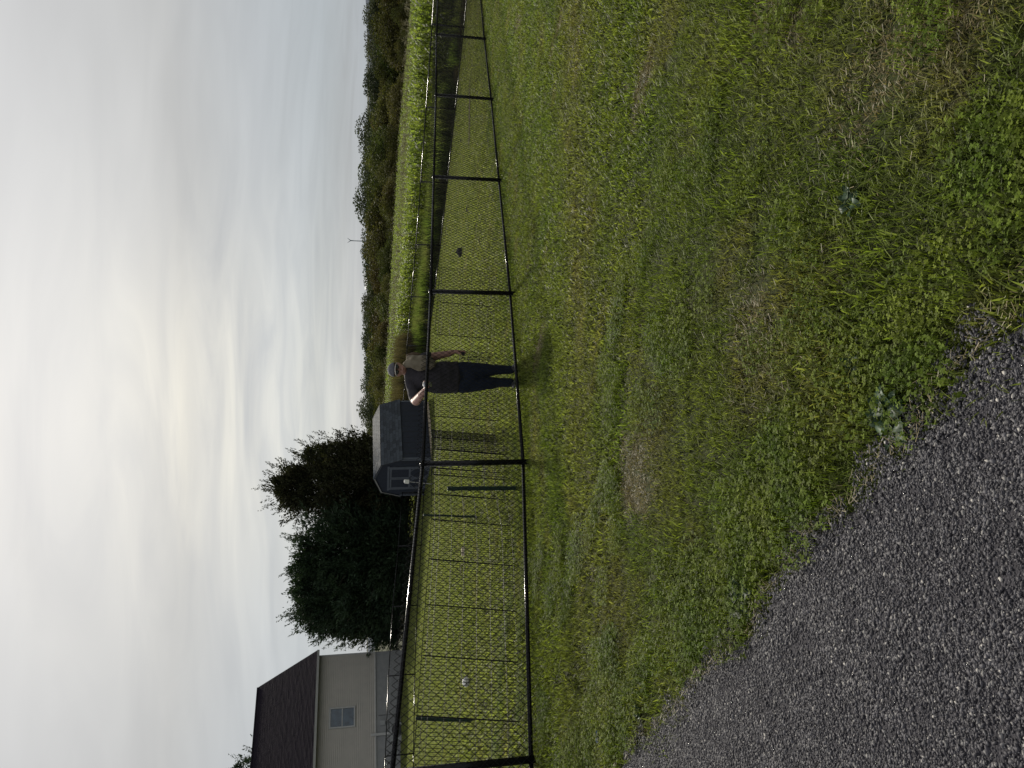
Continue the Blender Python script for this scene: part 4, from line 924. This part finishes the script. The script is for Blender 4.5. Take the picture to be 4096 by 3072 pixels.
# weeds and brown reeds between far fence and field
def reed_mesh(n, size, hmin, hmax, w_, seed, mt_):
    V, F, rn = blades(n, size, hmin, hmax, w_, seed, .35); return mesh_np('weed_clump', V, F, mt_, rn)
wm = [reed_mesh(90, .6, .4, 1.0, .018, 400+i, M['weed']) for i in range(3)]+[reed_mesh(150, .7, 1.2, 2.0, .022, 410+i, M['reed']) for i in range(2)]+[reed_mesh(120, .7, .15, .4, .014, 420, M['reed'])]
P_ = []; I_ = []; S_ = []
for i in range(2100):
    s = cr_.uniform(-24, 34); dmax = offset0(s)-.3; d_ = cr_.uniform(.9, max(1.2, dmax)); p = base0+du*s+dn*d_
    if abs(p.x) > .66*p.y+4 or p.y < 12: continue
    reedy = p.x < 2.6 and d_ > 1.6
    P_.append((p.x, p.y)); I_.append(3+(i % 2) if reedy and cr_.rand() < .75 else (i % 3 if cr_.rand() < (.25 if s < 3 else .85) else 5)); S_.append(cr_.uniform(.7, 1.15)*(.55 if s < 3 else 1))
P_ = np.array(P_); x, y = P_[:, 0], P_[:, 1]
scatter('tall_weeds', wm, np.c_[x, y, gz(x, y)], np.c_[np.zeros((len(x), 2)), cr_.uniform(0, 6.28, len(x))], S_, I_, kind='stuff', label='dry brown reeds and dusty weeds between the far fence and the corn', cat='weeds')

# ------------------------------------------------------------------ far barn and wind turbine
bx_, by_ = 30.5, 225.0
ztop = EYE+(float(tau(0, 790)))*by_
o = empty('barn', (bx_, by_, ztop-6), .0, label='white-roofed barn just showing among the treetops of the wood', cat='barn')
b = MB(); b.box((0, 0, 2.2), (4.2, 6, 5.6)); b.build('wall', M['siding'], o)
b = MB(); b.add([(-2.4, -3.2, 5.3), (2.4, -3.2, 5.3), (2.4, 0, 6.3), (-2.4, 0, 6.3), (-2.4, 3.2, 5.3), (2.4, 3.2, 5.3), (-2.4, -3.2, 5.1), (2.4, -3.2, 5.1), (2.4, 3.2, 5.1), (-2.4, 3.2, 5.1)], [(0,1,2,3),(3,2,5,4),(6,9,8,7),(0,6,7,1),(4,5,8,9),(1,7,8,5,2),(0,3,4,9,6)]); b.build('roof', M['roof_white'], o)
ty = 1200.; tx = (1139-829.5)/1600/1.023*ty; tz = EYE+float(tau(0, 758))*ty
o = empty('wind_turbine', (tx, ty, -12), label='small distant wind turbine standing above the treeline', cat='wind turbine')
b = MB(); b.tube([(0, 0, -6), (0, 0, tz+12)], [1.0, .55], 10); b.build('tower', M['turb'], o)
b = MB(); b.box((0, 0, tz+12.2), (1.1, 3, 1.1)); b.build('nacelle', M['turb'], o)
b = MB(); b.ball((0, -1.9, tz+12.2), .7); b.build('hub', M['turb'], o)
for a in (38, 142, 268):
    a = R(90-a if a < 200 else -90); a = {0: R(52), 1: R(128), 2: R(-90)}[(38, 142, 268).index([38, 142, 268][0]) if 0 else 0] if 0 else a
for a in (R(55), R(128), R(-90)):
    b = MB(); c_, s_ = math.cos(a), math.sin(a); n_ = (-s_, c_)
    st = [(0, .30), (1.5, .55), (6.5, .16)]
    vs = []
    for rr, ww in st:
        for sx, sy in ((1, 0), (0, .18), (-1, 0), (0, -.18)): vs.append((c_*rr+n_[0]*ww*sx, -2.0+sy, tz+12.2+s_*rr+n_[1]*ww*sx))
    b.add(vs, [(j*4+k_, j*4+(k_+1) % 4, j*4+4+(k_+1) % 4, j*4+4+k_) for j in range(2) for k_ in range(4)]+[(0, 3, 2, 1), (8, 9, 10, 11)]); b.build('blade', M['turb'], o)

# ------------------------------------------------------------------ small things in the grass
def gp(x, y, dz=0): return (x, y, g1z(x, y)+dz)
o = empty('ball', gp(-4.71, 11.63, .05), label='small white ball with a dark seam lying in the yard by the green stake', cat='ball')
b = MB(); b.ball((0, 0, .03), (.078, .06, .062), 16, 10); b.build('ball_skin', M['white'], o, True)
b = MB(); b.tube([(.0+.079*math.cos(t), -.0+.061*math.sin(t), .03+.008) for t in np.linspace(0, 6.283, 22)], .0035, 4, False); b.build('seam', M['dark'], o)
b = MB(); b.box((0, 0, .035), (.17, .05, .045), Matrix.Rotation(.15, 3, 'Z')); o = b.build('wood_block', M['wood']); o.location = gp(-3.25, 14.27, .04); tag(o, 'pale wooden block lying on the mown grass behind the wire panels', 'block')
md = o.modifiers.new('bevel', 'BEVEL'); md.width = .006
b = MB(); b.tube([(-.12, 0, .02), (-.05, .01, .05), (.05, 0, .05), (.12, -.02, .02)], .009, 6); o = b.build('stick', M['wood']); o.location = gp(-3.65, 14.47, .02); tag(o, 'thin pale bent stick in the grass left of the wood block', 'stick')
def crumple(name, x, y, r_, sc_, mt_, label, cat, seed, dz=0, fr=2.5, am=.35):
    bm = bmesh.new(); bmesh.ops.create_icosphere(bm, subdivisions=4, radius=1)
    for v_ in bm.verts:
        n_ = noise.noise(v_.co*fr+Vector((seed, 0, 0)))*am+noise.noise(v_.co*fr*2.6+Vector((0, seed, 0)))*am*.5
        v_.co *= 1+n_; v_.co = Vector((v_.co.x*sc_[0], v_.co.y*sc_[1], max(v_.co.z*sc_[2], -.25*sc_[2])))*r_
    me = bpy.data.meshes.new(name); bm.to_mesh(me); bm.free(); me.materials.append(mt_)
    o = link(name, me, label=label, cat=cat); o.location = gp(x, y, dz); return o
crumple('crumpled_rag', 3.94, 22.02, .125, (1.1, .9, 1.05), M['rag'], 'dark crumpled cloth heap lying alone on the mown yard, the largest dark lump', 'rag', 2, .05)
crumple('dirt_clod', 4.94, 20.79, .06, (1.5, .9, .7), M['rag'], 'small dark dirt clod on the mown yard right of the crumpled cloth', 'dirt clod', 5, .01)
crumple('dirt_clod', 8.5, 25.72, .06, (1.2, .9, .7), M['rag'], 'small dark dirt clod near the far fence at the right of the yard', 'dirt clod', 9, .02)
crumple('candy_wrapper', -2.16, 4.35, .022, (1.5, .8, .5), M['blue'], 'small crumpled blue wrapper in the grass near the left frame edge', 'wrapper', 4, .035, 3.5, .6)
# worn strip of bare soil in the yard
V = []; F = []
for i in range(25):
    t = i/24; p = Vector((6.9, 21.3)).lerp(Vector((9.6, 22.9)), t); wd = .14*math.sin(math.pi*min(1, t+.05))**.5*(1+.5*noise.noise(Vector((t*6, 0, 0))))
    for sd in (-1, 1): q_ = p+Vector((-.5, .85))*wd*sd; V.append((q_.x, q_.y, g1z(q_.x, q_.y)+.045))
F = [(2*i, 2*i+1, 2*i+3, 2*i+2) for i in range(24)]
link('bare_soil', mesh_np('bare_soil', np.array(V), F, mat('soil', (.07, .055, .035), (.04, .03, .02), 9, .95, .1, coord='pos')), kind='structure')

# ------------------------------------------------------------------ the man behind the fence
def chain(mb, pts, n=12):
    """tapered limb: pts = [(x,y,z,r)]; overlapping balls and cones, fused later"""
    for i, p in enumerate(pts): mb.ball(p[:3], p[3], n, 8)
    for a, b_ in zip(pts, pts[1:]): mb.tube([a[:3], b_[:3]], [a[3], b_[3]], n)
def fuse(name, mb, matl, parent, vox=.012, sm_=6, fold=0, fsc=14):
    me = mb.mesh(name, matl); o = link(name, me)
    md = o.modifiers.new('r', 'REMESH'); md.mode = 'VOXEL'; md.voxel_size = vox; md.use_smooth_shade = True
    md = o.modifiers.new('s', 'SMOOTH'); md.iterations = sm_; md.factor = .5
    dg = bpy.context.evaluated_depsgraph_get(); dg.update()
    m2 = bpy.data.meshes.new_from_object(o.evaluated_get(dg)); o.modifiers.clear(); o.data = m2
    m2.materials.clear(); m2.materials.append(matl)
    if fold:
        ns_ = [v_.normal.copy() for v_ in m2.vertices]
        for v_, q in zip(m2.vertices, ns_):
            c_ = v_.co; f_ = noise.noise(Vector((c_.x*fsc*.6+3, c_.y*fsc*.6, c_.z*fsc)))+.5*noise.noise(Vector((c_.x*fsc*2, c_.y*fsc*2, c_.z*fsc*1.2+c_.x*14)))
            v_.co += q*f_*fold
    m2.polygons.foreach_set('use_smooth', [True]*len(m2.polygons)); m2.update()
    o.parent = parent; return o
MX, MY = .10, 9.62
mz = g1z(MX, MY)
man = empty('person', (MX, MY, mz+.01), label='man in grey cap, sunglasses, dark shirt and navy trousers standing behind the near fence', cat='person')
# body (bare figure, one surface)
b = MB()
b.ball((.085, -.02, 1.555), (.076, .092, .108), 16, 12)                    # skull
b.ball((.085, -.055, 1.505), (.055, .055, .062), 12, 8)                    # jaw
b.ball((.085, -.118, 1.535), (.013, .02, .02), 8, 6)                       # nose
b.ball((.085, -.105, 1.49), (.026, .012, .008), 8, 6)                      # mouth
for s in (-1, 1): b.ball((.085+s*.078, -.005, 1.545), (.012, .022, .032), 8, 6)
chain(b, [(.08, 0, 1.50, .055), (.05, .01, 1.40, .06)])
for (z_, rx, ry, cx_) in ((1.32, .11, .06, .02), (1.22, .13, .08, .0), (1.08, .13, .09, -.01), (.94, .13, .09, -.01), (.84, .13, .08, -.01)): b.ball((cx_, 0, z_), (rx, ry, .12), 16, 10)
chain(b, [(-.17, 0, 1.36, .062), (-.30, -.10, 1.335, .060), (-.315, -.16, 1.325, .060), (-.235, -.34, 1.275, .048), (-.175, -.44, 1.235, .036)])
chain(b, [(.19, .02, 1.36, .062), (.25, .04, 1.13, .058), (.29, -.02, .92, .044), (.312, -.03, .845, .033)])
chain(b, [(-.085, 0, .82, .09), (-.10, 0, .45, .06), (-.10, .01, .10, .04)]); chain(b, [(.075, 0, .82, .09), (.085, 0, .45, .06), (.09, .01, .10, .04)])
# palm + fingers: left-in-picture hand rests on the rail round a can, the other hangs with bent fingers
b.ball((-.135, -.47, 1.235), (.040, .046, .024), 10, 8)
for k_, ln in enumerate((.9, 1, .95, .8)):
    x_ = -.168+.020*k_; chain(b, [(x_+.02, -.505, 1.242, .0105), (x_+.018, -.535, 1.242-.012*ln, .0098), (x_+.028, -.542, 1.242-.045*ln, .009), (x_+.04, -.526, 1.242-.062*ln, .008)], 8)
chain(b, [(-.105, -.455, 1.242, .012), (-.075, -.475, 1.255, .011), (-.062, -.50, 1.246, .0095)], 8)
b.ball((.318, -.04, .79), (.028, .044, .054), 10, 8)
for k_, ln in enumerate((.95, 1, .95, .8)):
    y_ = -.068+.019*k_; chain(b, [(.322, y_, .752, .0105), (.328, y_-.004, .722-.008*ln, .0098), (.316, y_-.006, .70-.014*ln, .009), (.298, y_-.004, .694-.012*ln, .008)], 8)
chain(b, [(.308, -.072, .79, .012), (.294, -.09, .762, .011), (.286, -.088, .738, .0095)], 8)
fuse('body', b, M['skin'], man, .0065, 3)
# shirt
b = MB()
TS = np.array([(1.36, .145, .085, .03, 0), (1.28, .19, .11, .01, 0), (1.16, .205, .14, -.01, -.02), (1.03, .212, .155, -.015, -.03), (.90, .213, .15, -.015, -.02), (.78, .216, .145, -.015, 0)])
for z_ in np.arange(.80, 1.365, .028):
    q_ = [np.interp(z_, TS[::-1, 0], TS[::-1, k_]) for k_ in range(5)]; b.ball((q_[3], q_[4], z_), (q_[1], q_[2], .07), 20, 10)
b.tube([(-.015, 0, .74), (-.015, 0, .85)], .0, 3)
chain(b, [(.055, .0, 1.40, .075), (-.06, 0, 1.385, .075), (-.165, 0, 1.36, .078), (-.255, -.05, 1.345, .084), (-.285, -.08, 1.335, .078)])
chain(b, [(.055, .0, 1.40, .075), (.18, .02, 1.36, .078), (.245, .035, 1.20, .07), (.258, .038, 1.16, .068)])
fuse('shirt', b, M['shirt'], man, .011, 3, .011, 9)
# trousers
b = MB(); b.ball((-.01, 0, .78), (.200, .132, .11), 16, 10); b.ball((-.01, 0, .62), (.20, .125, .16), 16, 10)
chain(b, [(-.10, 0, .72, .125), (-.095, -.01, .47, .098), (-.085, 0, .26, .068), (-.08, .01, .07, .06)]); chain(b, [(.08, 0, .72, .115), (.08, -.012, .47, .095), (.088, 0, .26, .066), (.09, .01, .07, .058)])
b.ball((-.01, 0, .50), (.10, .09, .10), 12, 8)
fuse('trousers', b, M['jeans'], man, .011, 4, .008, 8)
for s, rz_ in ((-1, -.35), (1, .3)):
    b = MB(); cx_ = -.085 if s < 0 else .095
    mt_ = Matrix.Rotation(rz_, 3, 'Z')
    b.ball(mt_@Vector((0, .03, .045)), (.043, .06, .05), 12, 8); b.ball(mt_@Vector((0, -.07, .035)), (.046, .085, .038), 12, 8); b.ball(mt_@Vector((0, -.02, .02)), (.05, .13, .022), 14, 8)
    sh_ = fuse('shoe', b, M['shoe'], man, .008, 3); sh_.location = (cx_, 0, 0)
# cap
b = MB(); b.ball((.085, -.012, 1.592), (.094, .108, .092), 20, 14); cp = b.build('cap', M['cap'], man, True)
bm = bmesh.new(); bm.from_mesh(cp.data); bmesh.ops.bisect_plane(bm, geom=bm.verts[:]+bm.edges[:]+bm.faces[:], plane_co=(0, 0, 1.588), plane_no=(0, .12, 1), clear_inner=True); bm.to_mesh(cp.data); bm.free()
md = cp.modifiers.new('t', 'SOLIDIFY'); md.thickness = .004
V = []; nb_ = 13
for j in range(nb_):
    t = -1+2*j/(nb_-1); ax_ = math.sin(t*1.25); 
    for q, (rr, dz_) in enumerate(((1.0, 0), (1.0+.0, 0))):
        fwd_ = 0 if q == 0 else .085*max(0, math.cos(t*1.45))**.6
        V.append((.085+ax_*.094, -.012-math.cos(t*1.25)*.104-fwd_, 1.598-.030*t*t-(.006 if q else 0)))
b = MB(); b.add(V, [(2*j, 2*j+1, 2*j+3, 2*j+2) for j in range(nb_-1)]); br = b.build('cap_brim', M['cap'], cp); md = br.modifiers.new('t', 'SOLIDIFY'); md.thickness = .005
b = MB(); b.tube([V[2*j+1] for j in range(nb_)], .0045, 5); b.build('brim_edge', M['capedge'], br)
b = MB(); b.ball((.085, -.012, 1.684), .009, 8, 5); b.build('cap_button', M['cap'], cp)
sg = empty('sunglasses', (0, 0, 0)); sg.parent = man
for s in (-1, 1):
    b = MB(); b.ball((.085+s*.034, -.112, 1.562), (.029, .006, .021), 14, 8, ); b.build('lens', M['lens'], sg, True)
    b = MB(); b.tube([(.085+s*.063, -.105, 1.568), (.085+s*.08, -.06, 1.566), (.085+s*.083, .0, 1.562)], .0025, 4); b.build('temple', M['dark'], sg)
b = MB(); b.tube([(.073, -.117, 1.566), (.085, -.121, 1.57), (.097, -.117, 1.566)], .0025, 5); b.build('nose_bridge', M['dark'], sg)
# things he carries
o = empty('drink_can', (MX-.105, MY-.518, mz+1.22), label="silver drink can in the man's hand on the fence rail", cat='can')
b = MB(); b.tube([(0, 0, -.05), (0, 0, -.043), (0, 0, .047), (0, 0, .056)], [.026, .031, .031, .025], 16); b.build('can_body', M['can'], o, True)
b = MB(); b.tube([(0, 0, .056), (0, 0, .0575)], .024, 14); b.box((0, 0, .060), (.012, .02, .002)); b.build('can_lid', M['steel'], o)
o = empty('shoulder_bundle', (MX, MY, mz), label="tan cloth bundle slung over the man's shoulder, hanging down his chest", cat='bundle')
b = MB()
chain(b, [(.165, .03, 1.45, .045), (.155, -.06, 1.44, .052), (.16, -.12, 1.36, .062), (.165, -.15, 1.24, .062), (.16, -.165, 1.14, .055)])
chain(b, [(.225, .0, 1.42, .04), (.225, -.10, 1.35, .05), (.225, -.13, 1.24, .05), (.215, -.145, 1.16, .045)])
b.ball((.12, -.03, 1.475), (.04, .05, .03), 10, 8); b.ball((.115, -.14, 1.26), (.05, .05, .14), 12, 8)
fuse('cloth', b, M['cloth'], o, .009, 2, .018, 10)
b = MB(); chain(b, [(.262, .06, 1.42, .035), (.275, .04, 1.36, .045), (.27, .02, 1.29, .035)]); fuse('rolled_edge', b, M['cloth2'], o, .009, 3, .006, 14)
o = crumple('dark_ball', MX+.300, MY-.06, .034, (1, 1, 1.15), M['rag'], "dark ball held in the man's hanging hand", 'ball', 7, 0, 2, .15); o.location = (MX+.30, MY-.045, mz+.715)
o = empty('leash', (MX, MY, mz), label="loose dark cord loop hanging at the man's hip", cat='cord')
b = MB(); pts_ = [(.235+.018*math.cos(t), -.05, .56+.19*math.sin(t)) for t in np.linspace(0, 6.283, 26)]; b.tube(pts_, .004, 5, False); b.build('cord_loop', M['dark'], o, True)
